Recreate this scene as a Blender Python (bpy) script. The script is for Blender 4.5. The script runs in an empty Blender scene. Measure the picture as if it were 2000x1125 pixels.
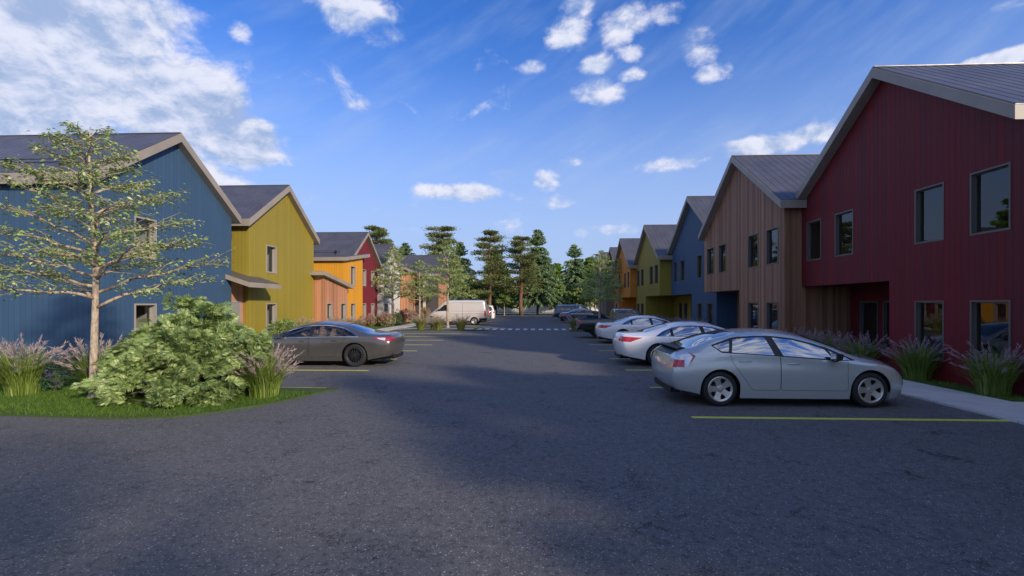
import bpy, bmesh, math, random
from mathutils import Vector, Matrix, Euler, noise
import numpy as np
sc = bpy.context.scene
R = math.radians
PI = math.pi
# ---------------------------------------------------------------- camera
PSI = math.atan(41/905.0)
cd = bpy.data.cameras.new('camera'); cam = bpy.data.objects.new('camera', cd)
sc.collection.objects.link(cam)
cam.location = (0, 0, 1.86); cam.rotation_euler = (PI/2, 0, PSI)
cd.sensor_width = 36; cd.lens = 905/2000*36; cd.shift_y = 0.016
cd.clip_start = 0.05; cd.clip_end = 3000
sc.camera = cam
# ---------------------------------------------------------------- light
SUN_EL = R(21.5); SUN_AZ = R(132.0)        # azimuth clockwise from +Y
S = Vector((math.sin(SUN_AZ)*math.cos(SUN_EL), math.cos(SUN_AZ)*math.cos(SUN_EL), math.sin(SUN_EL)))
sl = bpy.data.lights.new('sun', 'SUN'); sl.energy = 4.5; sl.angle = R(2.6); sl.color = (1.0, 0.85, 0.67)
so = bpy.data.objects.new('sun', sl); sc.collection.objects.link(so)
so.rotation_euler = (-S).to_track_quat('-Z', 'Y').to_euler()
sc.view_settings.view_transform = 'Standard'; sc.view_settings.look = 'None'
sc.view_settings.gamma = 1; sc.view_settings.exposure = 0.0
try:
    sc.cycles.transparent_max_bounces = 24
except Exception:
    pass

# ---------------------------------------------------------------- node helper
class NT:
    def __init__(s, tree):
        s.t = tree; s.n = tree.nodes; s.l = tree.links
    def new(s, typ, **kw):
        n = s.n.new(typ)
        for k, v in kw.items():
            setattr(n, k, v)
        return n
    def put(s, sock, v):
        if v is None: return
        if isinstance(v, bpy.types.NodeSocket): s.l.new(v, sock)
        else:
            if isinstance(v, (tuple, list)) and len(v) == 3 and sock.type == 'RGBA': v = (*v, 1)
            sock.default_value = v
    def math(s, op, a, b=None, c=None, clamp=False):
        n = s.new('ShaderNodeMath', operation=op); n.use_clamp = clamp
        s.put(n.inputs[0], a); s.put(n.inputs[1], b); s.put(n.inputs[2], c)
        return n.outputs[0]
    def vmath(s, op, a, b=None, out=0):
        n = s.new('ShaderNodeVectorMath', operation=op)
        s.put(n.inputs[0], a); s.put(n.inputs[1], b)
        return n.outputs[out]
    def comb(s, x, y, z=0.0):
        n = s.new('ShaderNodeCombineXYZ'); s.put(n.inputs[0], x); s.put(n.inputs[1], y); s.put(n.inputs[2], z)
        return n.outputs[0]
    def noise(s, vec, scale, detail=4, rough=0.55, dist=0.0):
        n = s.new('ShaderNodeTexNoise'); s.put(n.inputs['Vector'], vec)
        n.inputs['Scale'].default_value = scale; n.inputs['Detail'].default_value = detail
        n.inputs['Roughness'].default_value = rough; n.inputs['Distortion'].default_value = dist
        return n.outputs['Fac']
    def white(s, w):
        n = s.new('ShaderNodeTexWhiteNoise', noise_dimensions='1D'); s.put(n.inputs['W'], w)
        return n.outputs['Value']
    def vor(s, vec, scale, feat='F1', out='Distance', rnd=1.0):
        n = s.new('ShaderNodeTexVoronoi', feature=feat); s.put(n.inputs['Vector'], vec)
        n.inputs['Scale'].default_value = scale; n.inputs['Randomness'].default_value = rnd
        return n.outputs[out]
    def ramp(s, v, a, b, lo=0.0, hi=1.0, smooth=True):
        n = s.new('ShaderNodeMapRange'); n.interpolation_type = 'SMOOTHSTEP' if smooth else 'LINEAR'
        s.put(n.inputs[0], v)
        for i, x in enumerate((a, b, lo, hi)): s.put(n.inputs[1+i], x)
        return n.outputs[0]
    def mix(s, f, a, b, mode='MIX'):
        n = s.new('ShaderNodeMix', data_type='RGBA', blend_type=mode)
        s.put(n.inputs[0], f); s.put(n.inputs[6], a); s.put(n.inputs[7], b)
        return n.outputs[2]
    def bump(s, h, strength=0.3, dist=0.01):
        n = s.new('ShaderNodeBump'); n.inputs['Strength'].default_value = strength
        n.inputs['Distance'].default_value = dist; s.put(n.inputs['Height'], h)
        return n.outputs[0]

# ---------------------------------------------------------------- sky
w = bpy.data.worlds.new('World'); sc.world = w; w.use_nodes = True
T = NT(w.node_tree); T.n.clear()
sky = T.new('ShaderNodeTexSky', sky_type='NISHITA'); sky.sun_disc = False
sky.sun_elevation = SUN_EL; sky.sun_rotation = SUN_AZ
sky.altitude = 600; sky.air_density = 1.25; sky.dust_density = 0.25; sky.ozone_density = 3.2
tc = T.new('ShaderNodeTexCoord'); D = tc.outputs['Generated']
sx = T.new('ShaderNodeSeparateXYZ'); T.put(sx.inputs[0], D)
X_, Y_, Z_ = sx.outputs
az = T.math('ARCTAN2', X_, Y_)
el = T.math('ARCSINE', Z_)
def dirof(px, py):
    a = (px-1000)/905.0; b = (594.5-py)/905.0
    return math.atan(a)-PSI, math.atan(b/math.sqrt(1+a*a))
# noise domain: direction seen on a flat cloud deck, stretched towards the horizon
zz = T.math('ADD', Z_, 0.28)
deck = T.comb(T.math('DIVIDE', X_, zz), T.math('DIVIDE', Y_, zz), 0.0)
uv = T.comb(az, el, 0.0)
CL = [  # px, py, rx, ry (px), weight
 (110, 80, 340, 225, 1.7), (60, 240, 300, 120, 1.25), (340, 205, 225, 115, 1.65), (480, 275, 135, 75, 1.55), (450, 330, 100, 40, .75), (260, 40, 170, 90, .9),
 (690, 20, 120, 75, .95), (750, 75, 75, 48, .75), (475, 60, 38, 30, .6),
 (1110, 60, 55, 60, .85), (1130, 15, 50, 40, .8), (1230, 40, 75, 55, .9), (1290, 20, 60, 45, .7), (1370, 95, 80, 55, .85), (1390, 140, 65, 32, .7), (1165, 180, 75, 36, .95), (1160, 128, 50, 25, .8),
 (1045, 133, 40, 20, .8), (1245, 100, 45, 25, .6), (1235, 148, 50, 20, .7), (900, 377, 120, 24, 1.1), (985, 340, 40, 20, .75), (1075, 350, 40, 30, .75), (1100, 395, 60, 24, .65), (1110, 318, 40, 22, .6),
 (1330, 320, 100, 22, .75), (1480, 285, 105, 28, .95), (1590, 262, 70, 24, .7), (1960, 112, 150, 24, 1.2), (1975, 12, 70, 22, .8), (430, 352, 110, 26, .8), (1160, 450, 120, 18, .4), (980, 480, 120, 18, .45), (800, 455, 120, 20, .3)]
mask = None
for (px, py, rx, ry, wt) in CL:
    a0, e0 = dirof(px, py); a1, _ = dirof(px+rx*.5, py); a2, _ = dirof(px-rx*.5, py); _, e1 = dirof(px, py-ry*.5); _, e2 = dirof(px, py+ry*.5)
    ra = abs(a1-a2); re = abs(e1-e2)
    wt = wt+.26
    v = T.vmath('MULTIPLY', T.vmath('SUBTRACT', uv, (a0, e0, 0)), (1/ra, 1/re, 0))
    ln = T.vmath('LENGTH', v, out=1)
    m = T.ramp(ln, 1.25, 0.25, 0.0, wt)
    mask = m if mask is None else T.math('MAXIMUM', mask, m)
# the rest of the sky (behind and beside the camera) gets its own scattered cloud
beh = T.math('MAXIMUM', T.ramp(Y_, 0.25, -0.15), T.ramp(T.math('ABSOLUTE', az), 1.0, 1.3))
mask = T.math('MAXIMUM', mask, T.math('MULTIPLY', beh, T.ramp(T.noise(deck, 0.6, 2), .3, .62, 0, 1.0)))
warp = T.new('ShaderNodeTexNoise'); T.put(warp.inputs['Vector'], D); warp.inputs['Scale'].default_value = 5; warp.inputs['Detail'].default_value = 3
Dw = T.vmath('ADD', D, T.vmath('MULTIPLY', T.vmath('SUBTRACT', warp.outputs['Color'], (.5, .5, .5)), (.10, .10, .10)))
Dn = T.vmath('MULTIPLY', Dw, (1, 1, 1.55))
n1 = T.noise(Dn, 7.5, 9, .62)
n1b = T.noise(T.vmath('ADD', Dn, (0.014, -0.015, 0.022)), 7.5, 9, .62)
n2 = T.noise(Dn, 2.6, 4, .55)
dens = T.math('ADD', T.math('MULTIPLY', mask, 0.60), T.math('MULTIPLY', T.math('SUBTRACT', n1, .5), 2.3))
cov = T.ramp(dens, .24, .82)
shade = T.ramp(T.math('ADD', T.math('SUBTRACT', n1, n1b), T.math('MULTIPLY', T.math('SUBTRACT', n2, .5), .22)), -.13, .12)
core = T.ramp(dens, .45, 1.1)
low = T.ramp(el, .60, .12)
ccol = T.mix(shade, (3.6, 4.9, 7.8), (9.0, 8.9, 9.8))
ccol = T.mix(T.math('MULTIPLY', core, .55), ccol, T.mix(shade, (3.4, 4.5, 7.0), (6.6, 7.4, 9.6)))
cirrus = T.ramp(T.noise(T.vmath('MULTIPLY', T.comb(T.math('ADD', az, T.math('MULTIPLY', el, 1.6)), T.math('SUBTRACT', el, T.math('MULTIPLY', az, .55)), 0), (1.6, 9, 1)), 1.6, 6, .55), .40, .85, 0, .36)
# blue: grade the sky texture towards the deep clear blue of the scene
hs = T.new('ShaderNodeHueSaturation'); T.put(hs.inputs['Color'], sky.outputs[0]); hs.inputs['Saturation'].default_value = 1.22; hs.inputs['Value'].default_value = 1.0
base = T.mix(1.0, hs.outputs[0], (1.12, 1.32, 2.05), 'MULTIPLY')
base = T.mix(T.math('MULTIPLY', cirrus, T.ramp(el, 1.1, .3)), base, (4.6, 5.9, 8.2))
base = T.mix(T.ramp(el, .55, .05, 0, .92), base, (4.2, 5.5, 8.4))
colr = T.mix(cov, base, ccol)
bg = T.new('ShaderNodeBackground'); T.put(bg.inputs[0], colr); bg.inputs[1].default_value = 0.10
wo = T.new('ShaderNodeOutputWorld'); T.l.new(bg.outputs[0], wo.inputs[0])

# ---------------------------------------------------------------- mesh helpers
COL = sc.collection
def tag(o, label=None, cat=None, group=None, kind=None):
    if label: o['label'] = label
    if cat: o['category'] = cat
    if group: o['group'] = group
    if kind: o['kind'] = kind
    return o
def empty(name, loc=(0, 0, 0), rz=0.0, label=None, cat=None, group=None):
    o = bpy.data.objects.new(name, None); COL.objects.link(o)
    o.location = loc; o.rotation_euler = (0, 0, rz); o.empty_display_size = .2
    return tag(o, label, cat, group)
def kids(o):
    return [c for c in ALLOBJ() if c.parent == o]
def ALLOBJ(): return list(bpy.data.objects)
def copy_tree(o, parent=None, childmap=None):
    if childmap is None:
        childmap = {}
        for c in bpy.data.objects:
            if c.parent: childmap.setdefault(c.parent.name, []).append(c)
    c = o.copy(); COL.objects.link(c); c.parent = parent
    for ch in childmap.get(o.name, []): copy_tree(ch, c, childmap)
    return c
class MB:
    def __init__(s): s.v = []; s.f = []; s.m = []
    def add(s, vs, fs, m=0):
        b = len(s.v); s.v += [tuple(p) for p in vs]
        s.f += [tuple(b+i for i in f) for f in fs]; s.m += [m]*len(fs)
    def box(s, x0, x1, y0, y1, z0, z1, m=0):
        s.add([(x0,y0,z0),(x1,y0,z0),(x1,y1,z0),(x0,y1,z0),(x0,y0,z1),(x1,y0,z1),(x1,y1,z1),(x0,y1,z1)],
              [(0,3,2,1),(4,5,6,7),(0,1,5,4),(1,2,6,5),(2,3,7,6),(3,0,4,7)], m)
    def hexa(s, a, b, m=0):   # two quads a (bottom) b (top), matching order
        s.add(list(a)+list(b), [(0,3,2,1),(4,5,6,7),(0,1,5,4),(1,2,6,5),(2,3,7,6),(3,0,4,7)], m)
    def prism(s, poly, axis, a, b, m=0):
        def P(p, t):
            return {'x': (t, p[0], p[1]), 'y': (p[0], t, p[1]), 'z': (p[0], p[1], t)}[axis]
        n = len(poly)
        s.add([P(p, a) for p in poly]+[P(p, b) for p in poly],
              [tuple(range(n)), tuple(range(2*n-1, n-1, -1))]+[(i, i+n, (i+1) % n+n, (i+1) % n) for i in range(n)], m)
    def tube(s, pts, rad, seg=8, m=0, cap=True):
        pts = [Vector(p) for p in pts]; n = len(pts); rings = []
        up = Vector((0, 0, 1)); prev = None
        for i, p in enumerate(pts):
            t = (pts[min(i+1, n-1)]-pts[max(i-1, 0)]).normalized()
            if prev is None:
                u = t.orthogonal().normalized()
            else:
                u = (prev - t*prev.dot(t)).normalized()
            prev = u; vv = t.cross(u)
            r = rad[i] if isinstance(rad, (list, tuple)) else rad
            rings.append([p+(u*math.cos(a)+vv*math.sin(a))*r for a in [2*PI*k/seg for k in range(seg)]])
        vs = [q for r_ in rings for q in r_]; fs = []
        for i in range(n-1):
            for k in range(seg):
                a = i*seg+k; b = i*seg+(k+1) % seg
                fs.append((a, b, b+seg, a+seg))
        if cap:
            fs.append(tuple(range(seg-1, -1, -1))); fs.append(tuple((n-1)*seg+k for k in range(seg)))
        s.add(vs, fs, m)
    def lathe(s, prof, axis='y', c=(0, 0, 0), seg=32, m=0, close=False):
        vs = []; fs = []; n = len(prof)
        for k in range(seg):
            a = 2*PI*k/seg
            for (r, t) in prof:
                if axis == 'y': vs.append((c[0]+r*math.cos(a), c[1]+t, c[2]+r*math.sin(a)))
                else: vs.append((c[0]+r*math.cos(a), c[1]+r*math.sin(a), c[2]+t))
        for k in range(seg):
            for i in range(n-1 if not close else n):
                j = (i+1) % n
                fs.append((k*n+i, k*n+j, ((k+1) % seg)*n+j, ((k+1) % seg)*n+i))
        s.add(vs, fs, m)
    def build(s, name, mats, parent=None, smooth=False, bevel=0, loc=None):
        me = bpy.data.meshes.new(name); me.from_pydata(s.v, [], s.f)
        if not isinstance(mats, (list, tuple)): mats = [mats]
        for m_ in mats: me.materials.append(m_)
        if len(mats) > 1: me.polygons.foreach_set('material_index', s.m)
        if smooth: me.polygons.foreach_set('use_smooth', [True]*len(s.f))
        me.update()
        o = bpy.data.objects.new(name, me); COL.objects.link(o)
        if parent: o.parent = parent
        if loc: o.location = loc
        if bevel:
            b = o.modifiers.new('bevel', 'BEVEL'); b.width = bevel; b.segments = 2; b.limit_method = 'ANGLE'; b.angle_limit = R(40)
        return o
def fast_mesh(name, V, F, mats, parent=None, mi=None, smooth=False):
    """V (n,3) array, F (m,k) array of equal sized faces"""
    me = bpy.data.meshes.new(name)
    V = np.asarray(V, dtype=np.float32); F = np.asarray(F, dtype=np.int32)
    k = F.shape[1]
    me.vertices.add(len(V)); me.vertices.foreach_set('co', V.ravel())
    me.loops.add(F.size); me.loops.foreach_set('vertex_index', F.ravel())
    me.polygons.add(len(F)); me.polygons.foreach_set('loop_start', np.arange(0, F.size, k, dtype=np.int32))
    try: me.polygons.foreach_set('loop_total', np.full(len(F), k, dtype=np.int32))
    except Exception: pass
    if not isinstance(mats, (list, tuple)): mats = [mats]
    for m_ in mats: me.materials.append(m_)
    if mi is not None: me.polygons.foreach_set('material_index', np.asarray(mi, dtype=np.int32))
    if smooth: me.polygons.foreach_set('use_smooth', np.ones(len(F), dtype=bool))
    me.update(calc_edges=True); me.validate()
    o = bpy.data.objects.new(name, me); COL.objects.link(o)
    if parent: o.parent = parent
    return o
# ---------------------------------------------------------------- materials
def newmat(name):
    m = bpy.data.materials.new(name); m.use_nodes = True
    t = NT(m.node_tree); t.n.clear()
    b = t.new('ShaderNodeBsdfPrincipled'); o = t.new('ShaderNodeOutputMaterial')
    t.l.new(b.outputs[0], o.inputs[0]); t.b = b; t.o = o
    return m, t
def simple(name, col, rough=.5, metal=0.0, spec=.5, coat=0.0, noise_amt=0.0, nscale=4.0, emit=None):
    m, t = newmat(name)
    c = col
    if noise_amt:
        g = t.new('ShaderNodeNewGeometry')
        f = t.noise(g.outputs['Position'], nscale, 4)
        c = t.mix(t.ramp(f, .3, .7), tuple(x*(1-noise_amt) for x in col), tuple(min(1, x*(1+noise_amt)) for x in col))
    t.put(t.b.inputs['Base Color'], c); t.b.inputs['Roughness'].default_value = rough
    t.b.inputs['Metallic'].default_value = metal; t.b.inputs['Specular IOR Level'].default_value = spec
    t.b.inputs['Coat Weight'].default_value = coat; t.b.inputs['Coat Roughness'].default_value = .03
    return m
def siding(name, col, board=.19, var=.16, rough=.62, groove=.55, hue=None, streak=.25):
    """vertical boards; u runs along the wall whichever way it faces"""
    m, t = newmat(name)
    g = t.new('ShaderNodeNewGeometry'); s_ = t.new('ShaderNodeSeparateXYZ'); t.put(s_.inputs[0], g.outputs['Position'])
    u = t.math('DIVIDE', t.math('ADD', s_.outputs[0], s_.outputs[1]), board)
    fl = t.math('FLOOR', u); fr = t.math('FRACT', u)
    rnd = t.white(fl)
    edge = t.math('MINIMUM', fr, t.math('SUBTRACT', 1.0, fr))
    gr = t.ramp(edge, 0.0, .07)
    st = t.noise(t.comb(t.math('MULTIPLY', u, 3.1), t.math('MULTIPLY', s_.outputs[2], .35), rnd), 2.2, 6, .65)
    wea = t.noise(g.outputs['Position'], .55, 4)
    k = t.math('ADD', t.math('MULTIPLY', t.math('SUBTRACT', rnd, .5), var*2), t.math('MULTIPLY', t.math('SUBTRACT', st, .5), streak*2))
    k = t.math('ADD', k, t.math('MULTIPLY', t.math('SUBTRACT', wea, .5), .22))
    k = t.math('ADD', 1.0, k)
    k = t.math('MULTIPLY', k, t.math('ADD', 1-groove, t.math('MULTIPLY', gr, groove)))
    base = col
    if hue: base = t.mix(t.ramp(t.white(t.math('ADD', fl, 37.3)), .1, .9), col, hue)
    c = t.mix(1.0, base, t.comb(k, k, k), 'MULTIPLY')
    t.put(t.b.inputs['Base Color'], c); t.b.inputs['Roughness'].default_value = rough
    t.b.inputs['Specular IOR Level'].default_value = .35
    h = t.math('ADD', gr, t.math('MULTIPLY', st, .12))
    t.put(t.b.inputs['Normal'], t.bump(h, .5, .012))
    return m
M = {}
M['blue'] = siding('blue_siding', (.042, .090, .165), var=.05, groove=.30, streak=.10)
M['olive'] = siding('olive_siding', (.285, .225, .030), var=.06, groove=.35, streak=.10)
M['red'] = siding('maroon_siding', (.155, .007, .011), board=.16, var=.06, groove=.35, streak=.32, hue=(.118, .011, .017))
M['marn'] = siding('crimson_siding', (.175, .020, .032), var=.08, groove=.35, streak=.12)
M['yellow'] = siding('amber_siding', (.66, .30, .022), var=.05, groove=.3, streak=.08)
M['orange'] = siding('orange_siding', (.56, .215, .026), var=.06, groove=.3, streak=.08)
M['wood'] = siding('cedar_siding', (.34, .180, .102), board=.095, var=.13, groove=.5, streak=.85, hue=(.22, .108, .062))
M['cedar'] = siding('light_cedar_siding', (.54, .265, .14), board=.14, var=.22, groove=.45, streak=.4, hue=(.42, .19, .10))
M['white'] = siding('white_siding', (.62, .60, .54), var=.03, groove=.3, streak=.06)
M['grey'] = siding('grey_siding', (.075, .072, .074), var=.07, groove=.4, streak=.1)
M['brown'] = siding('brown_siding', (.13, .085, .06), var=.1, groove=.4, streak=.2)
M['taupe'] = siding('taupe_siding', (.22, .19, .15), var=.06, groove=.35, streak=.1)
M['trim'] = simple('taupe_metal_trim', (.30, .26, .215), .5, noise_amt=.10, nscale=1.5)
M['frame'] = simple('window_frame_taupe', (.33, .30, .27), .45)
M['frame_d'] = simple('window_frame_grey', (.105, .098, .085), .4)
def roofmat():
    m, t = newmat('standing_seam_roof')
    g = t.new('ShaderNodeNewGeometry')
    f = t.noise(g.outputs['Position'], 1.2, 5)
    c = t.mix(t.ramp(f, .3, .7), (.105, .101, .108), (.135, .130, .138))
    t.put(t.b.inputs['Base Color'], c); t.b.inputs['Metallic'].default_value = .35
    t.put(t.b.inputs['Roughness'], t.ramp(t.noise(g.outputs['Position'], 3, 3), .3, .7, .36, .46))
    return m
M['roof'] = roofmat()
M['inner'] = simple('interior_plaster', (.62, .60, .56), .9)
M['inner_shaded'] = simple('interior_plaster_shaded', (.13, .12, .10), .9)  # plaster darkened for the right row; room shade put into its colour
M['inner_d'] = simple('interior_floor', (.16, .12, .09), .8)
M['black'] = simple('black_plastic', (.012, .012, .013), .45)
M['rubber'] = simple('tyre_rubber', (.016, .016, .017), .75, noise_amt=.2, nscale=30)
M['chrome'] = simple('chrome_trim', (.75, .76, .78), .14, metal=1.0)
M['rim'] = simple('alloy_rim', (.62, .60, .57), .28, metal=.75)
M['rim_dk'] = simple('dark_alloy_rim', (.12, .12, .125), .25, metal=.85)
M['steel'] = simple('steel_rim', (.40, .39, .37), .35, metal=.7)
M['disc'] = simple('brake_disc', (.09, .085, .08), .45, metal=.8)
M['redlamp'] = simple('red_lamp', (.50, .012, .014), .12, coat=1)
M['reddark'] = simple('dark_red_lamp', (.28, .02, .03), .15, coat=1)
M['clear'] = simple('clear_lamp', (.66, .67, .70), .10, metal=.35, coat=1)
M['plate'] = simple('number_plate', (.55, .57, .57), .4)
M['seatm'] = simple('seat_fabric', (.05, .045, .04), .8)
M['tan'] = simple('tan_leather', (.34, .19, .12), .6)
M['skin'] = simple('skin', (.52, .29, .20), .55)
M['cloth'] = simple('dark_shirt', (.05, .055, .07), .85)
M['hair'] = simple('brown_hair', (.045, .028, .018), .7)
M['snow'] = simple('black_steel_rail', (.02, .02, .022), .4, metal=.5)
M['door'] = simple('door_paint', (.26, .25, .24), .5)
def glass(name, tint, refl=.08, k=1.0, rough=0.0):
    m, t = newmat(name); t.n.remove(t.b)
    tr = t.new('ShaderNodeBsdfTransparent'); tr.inputs[0].default_value = (*tint, 1)
    gl = t.new('ShaderNodeBsdfGlossy'); gl.inputs['Roughness'].default_value = rough; gl.inputs[0].default_value = (.95, .97, 1, 1)
    gb = t.new('ShaderNodeNewGeometry'); fr = t.new('ShaderNodeFresnel'); t.put(fr.inputs[0], t.ramp(gb.outputs['Backfacing'], 0, 1, 1.5, 1/1.5, False))
    f = t.math('ADD', t.math('MULTIPLY', fr.outputs[0], (1-refl)*k), refl, clamp=True)
    mx = t.new('ShaderNodeMixShader'); t.put(mx.inputs[0], f); t.l.new(tr.outputs[0], mx.inputs[1]); t.l.new(gl.outputs[0], mx.inputs[2])
    t.l.new(mx.outputs[0], t.o.inputs[0])
    return m
M['glass'] = glass('house_glass', (.62, .64, .62), .02)
M['carglass'] = glass('car_glass', (.62, .64, .64), .05)
M['carglass_r'] = glass('reflective_car_glass', (.10, .11, .11), .42)
def paint(name, col, metal=.3, rough=.22, coat=1.0):
    m, t = newmat(name)
    g = t.new('ShaderNodeNewGeometry')
    fl = t.noise(g.outputs['Position'], 900, 1)
    dirt = t.noise(g.outputs['Position'], 2.5, 5)
    c = t.mix(t.ramp(fl, .35, .65), tuple(x*.93 for x in col), tuple(min(1, x*1.07) for x in col))
    c = t.mix(t.ramp(dirt, .4, .8, 0, .05), c, (.16, .15, .14))
    t.put(t.b.inputs['Base Color'], c); t.b.inputs['Metallic'].default_value = metal
    t.put(t.b.inputs['Roughness'], t.ramp(dirt, .3, .8, rough, rough+.03))
    t.b.inputs['Coat Weight'].default_value = coat; t.b.inputs['Coat Roughness'].default_value = .04
    return m
M['p_silver'] = paint('pale_silver_green_paint', (.51, .545, .545), .35)
M['p_white'] = paint('white_paint', (.85, .83, .82), .0)
M['p_char'] = paint('charcoal_paint', (.092, .088, .083), .3)
M['p_dark'] = paint('dark_grey_paint', (.030, .030, .029), .2)
M['p_blue'] = paint('dark_blue_paint', (.012, .028, .060), .3)
M['p_blue2'] = paint('blue_paint', (.02, .055, .12), .3)
M['p_beige'] = paint('grey_beige_paint', (.64, .59, .54), .1)
M['p_grey'] = paint('mid_grey_paint', (.13, .125, .12), .2)
# ground
def asphalt():
    m, t = newmat('asphalt')
    g = t.new('ShaderNodeNewGeometry'); P = g.outputs['Position']
    big = t.noise(P, .35, 5, .6); mid = t.noise(P, 3.0, 6, .65); fine = t.noise(P, 55, 5, .7)
    st = t.vor(P, 70); stc = t.vor(P, 70, out='Color')
    sp = t.new('ShaderNodeSeparateColor'); t.put(sp.inputs[0], stc)
    c = t.mix(t.ramp(mid, .3, .72), (.064, .062, .062), (.096, .091, .088))
    c = t.mix(t.ramp(big, .35, .7, 0, .5), c, (.076, .072, .070))
    c = t.mix(t.ramp(fine, .40, .70, 0, .8), c, (.155, .148, .142))
    c = t.mix(t.ramp(fine, .45, .28, 0, .75), c, (.022, .022, .023))
    bright = t.math('MULTIPLY', t.ramp(sp.outputs[0], .82, .92), t.ramp(st, .45, .22))
    c = t.mix(t.math('MULTIPLY', bright, .8), c, (.46, .44, .42))
    st2 = t.vor(P, 26); stc2 = t.vor(P, 26, out='Color')
    sp2 = t.new('ShaderNodeSeparateColor'); t.put(sp2.inputs[0], stc2)
    b2 = t.math('MULTIPLY', t.ramp(sp2.outputs[0], .84, .93), t.ramp(st2, .30, .12))
    c = t.mix(t.math('MULTIPLY', b2, .7), c, (.40, .39, .37))
    dk = t.math('MULTIPLY', t.ramp(sp2.outputs[1], .82, .92), t.ramp(st2, .42, .15))
    c = t.mix(t.math('MULTIPLY', dk, .8), c, (.008, .008, .009))
    wv = t.vmath('ADD', P, t.vmath('MULTIPLY', t.comb(t.noise(P, 2.3, 5, .7), t.noise(P, 2.9, 5, .7), 0), (1.3, 1.3, 0)))
    cr = t.vor(wv, 1.1, feat='DISTANCE_TO_EDGE')
    lump = t.noise(P, 14, 5, .75)
    c = t.mix(t.ramp(lump, .52, .32, 0, .8), c, (.030, .030, .032))
    c = t.mix(t.ramp(lump, .54, .70, 0, .5), c, (.13, .125, .12))
    crk = t.math('MULTIPLY', t.ramp(cr, .012, .003), t.ramp(t.noise(P, 1.1, 3), .48, .58))
    c = t.mix(t.math('MULTIPLY', crk, .85), c, (.010, .010, .010))
    t.put(t.b.inputs['Base Color'], t.mix(1.0, c, (1.20, 1.22, 1.24), 'MULTIPLY'))
    t.put(t.b.inputs['Roughness'], t.ramp(fine, .3, .7, .72, .9)); t.b.inputs['Specular IOR Level'].default_value = .55
    h = t.math('ADD', t.math('MULTIPLY', fine, 1.0), t.math('MULTIPLY', t.ramp(st, .5, 0), .5))
    h = t.math('SUBTRACT', h, t.math('MULTIPLY', crk, 1.0))
    t.put(t.b.inputs['Normal'], t.bump(h, .9, .009))
    return m
M['asphalt'] = asphalt()
def concrete(name, col):
    m, t = newmat(name); g = t.new('ShaderNodeNewGeometry'); P = g.outputs['Position']
    s_ = t.new('ShaderNodeSeparateXYZ'); t.put(s_.inputs[0], P)
    fr = t.math('FRACT', t.math('DIVIDE', s_.outputs[1], 1.52)); j = t.ramp(t.math('MINIMUM', fr, t.math('SUBTRACT', 1, fr)), 0, .008)
    k = t.mix(t.ramp(t.noise(P, 2.2, 6, .6), .25, .75), tuple(x*.88 for x in col), tuple(x*1.08 for x in col))
    k = t.mix(t.ramp(t.noise(P, 120, 3), .35, .7, 0, .2), k, tuple(x*.6 for x in col))
    k = t.mix(j, tuple(x*.35 for x in col), k)
    t.put(t.b.inputs['Base Color'], k); t.b.inputs['Roughness'].default_value = .85
    t.put(t.b.inputs['Normal'], t.bump(t.noise(P, 160, 3), .3, .003))
    return m
M['walk'] = concrete('concrete', (.54, .52, .49))
def groundmat(name, a, b, sc_=.3):
    m, t = newmat(name); g = t.new('ShaderNodeNewGeometry'); P = g.outputs['Position']
    k = t.mix(t.ramp(t.noise(P, sc_, 6, .65), .3, .7), a, b)
    k = t.mix(t.ramp(t.noise(P, 18, 4, .7), .3, .8, 0, .4), k, tuple(x*.5 for x in a))
    t.put(t.b.inputs['Base Color'], k); t.b.inputs['Roughness'].default_value = .95
    t.put(t.b.inputs['Normal'], t.bump(t.noise(P, 30, 4), .6, .02))
    return m
M['dirt'] = groundmat('dry_ground', (.10, .09, .06), (.16, .14, .095))
M['turf'] = groundmat('lawn_soil', (.035, .070, .012), (.060, .100, .018), 1.2)
M['mulch'] = groundmat('mulch', (.03, .022, .014), (.05, .036, .022), 3)
M['yline'] = simple('yellow_line_paint', (.62, .60, .075), .7, noise_amt=.14, nscale=30)
M['wline'] = simple('white_line_paint', (.62, .62, .62), .7, noise_amt=.14, nscale=20)
def leafmat(name, a, b, c3=None, trans=.35, rough=.5, nscale=2.5, back=None):
    m, t = newmat(name)
    g = t.new('ShaderNodeNewGeometry')
    rn = g.outputs['Random Per Island']
    n = t.noise(g.outputs['Position'], nscale, 3)
    k = t.mix(t.math('ADD', t.math('MULTIPLY', rn, .6), t.ramp(n, .3, .7, 0, .4)), a, b)
    if c3: k = t.mix(t.ramp(rn, .86, .98), k, c3)
    if back: k = t.mix(g.outputs['Backfacing'], k, back)
    t.put(t.b.inputs['Base Color'], k); t.b.inputs['Roughness'].default_value = rough
    t.b.inputs['Specular IOR Level'].default_value = .4
    tl = t.new('ShaderNodeBsdfTranslucent'); t.put(tl.inputs[0], k)
    mx = t.new('ShaderNodeMixShader'); mx.inputs[0].default_value = trans
    t.l.new(t.b.outputs[0], mx.inputs[1]); t.l.new(tl.outputs[0], mx.inputs[2]); t.l.new(mx.outputs[0], t.o.inputs[0])
    return m
M['leaf'] = leafmat('maple_leaf', (0.215, 0.316, 0.090), (0.505, 0.633, 0.215), (0.800, 0.800, 0.430), .3)
M['cedarleaf'] = leafmat('juniper_spray', (.17, .27, .085), (.45, .57, .21), (.70, .76, .38), .28, nscale=5)
M['spruce'] = leafmat('spruce_needles', (.13, .215, .095), (.27, .38, .17), (.36, .46, .25), .25)
M['spruce2'] = leafmat('yellow_green_needles', (0.143, 0.274, 0.071), (0.309, 0.476, 0.119), (0.428, 0.595, 0.190), .2)
M['pine'] = leafmat('pine_needles', (.12, .155, .055), (.27, .30, .10), (.38, .38, .16), .22)
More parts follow.
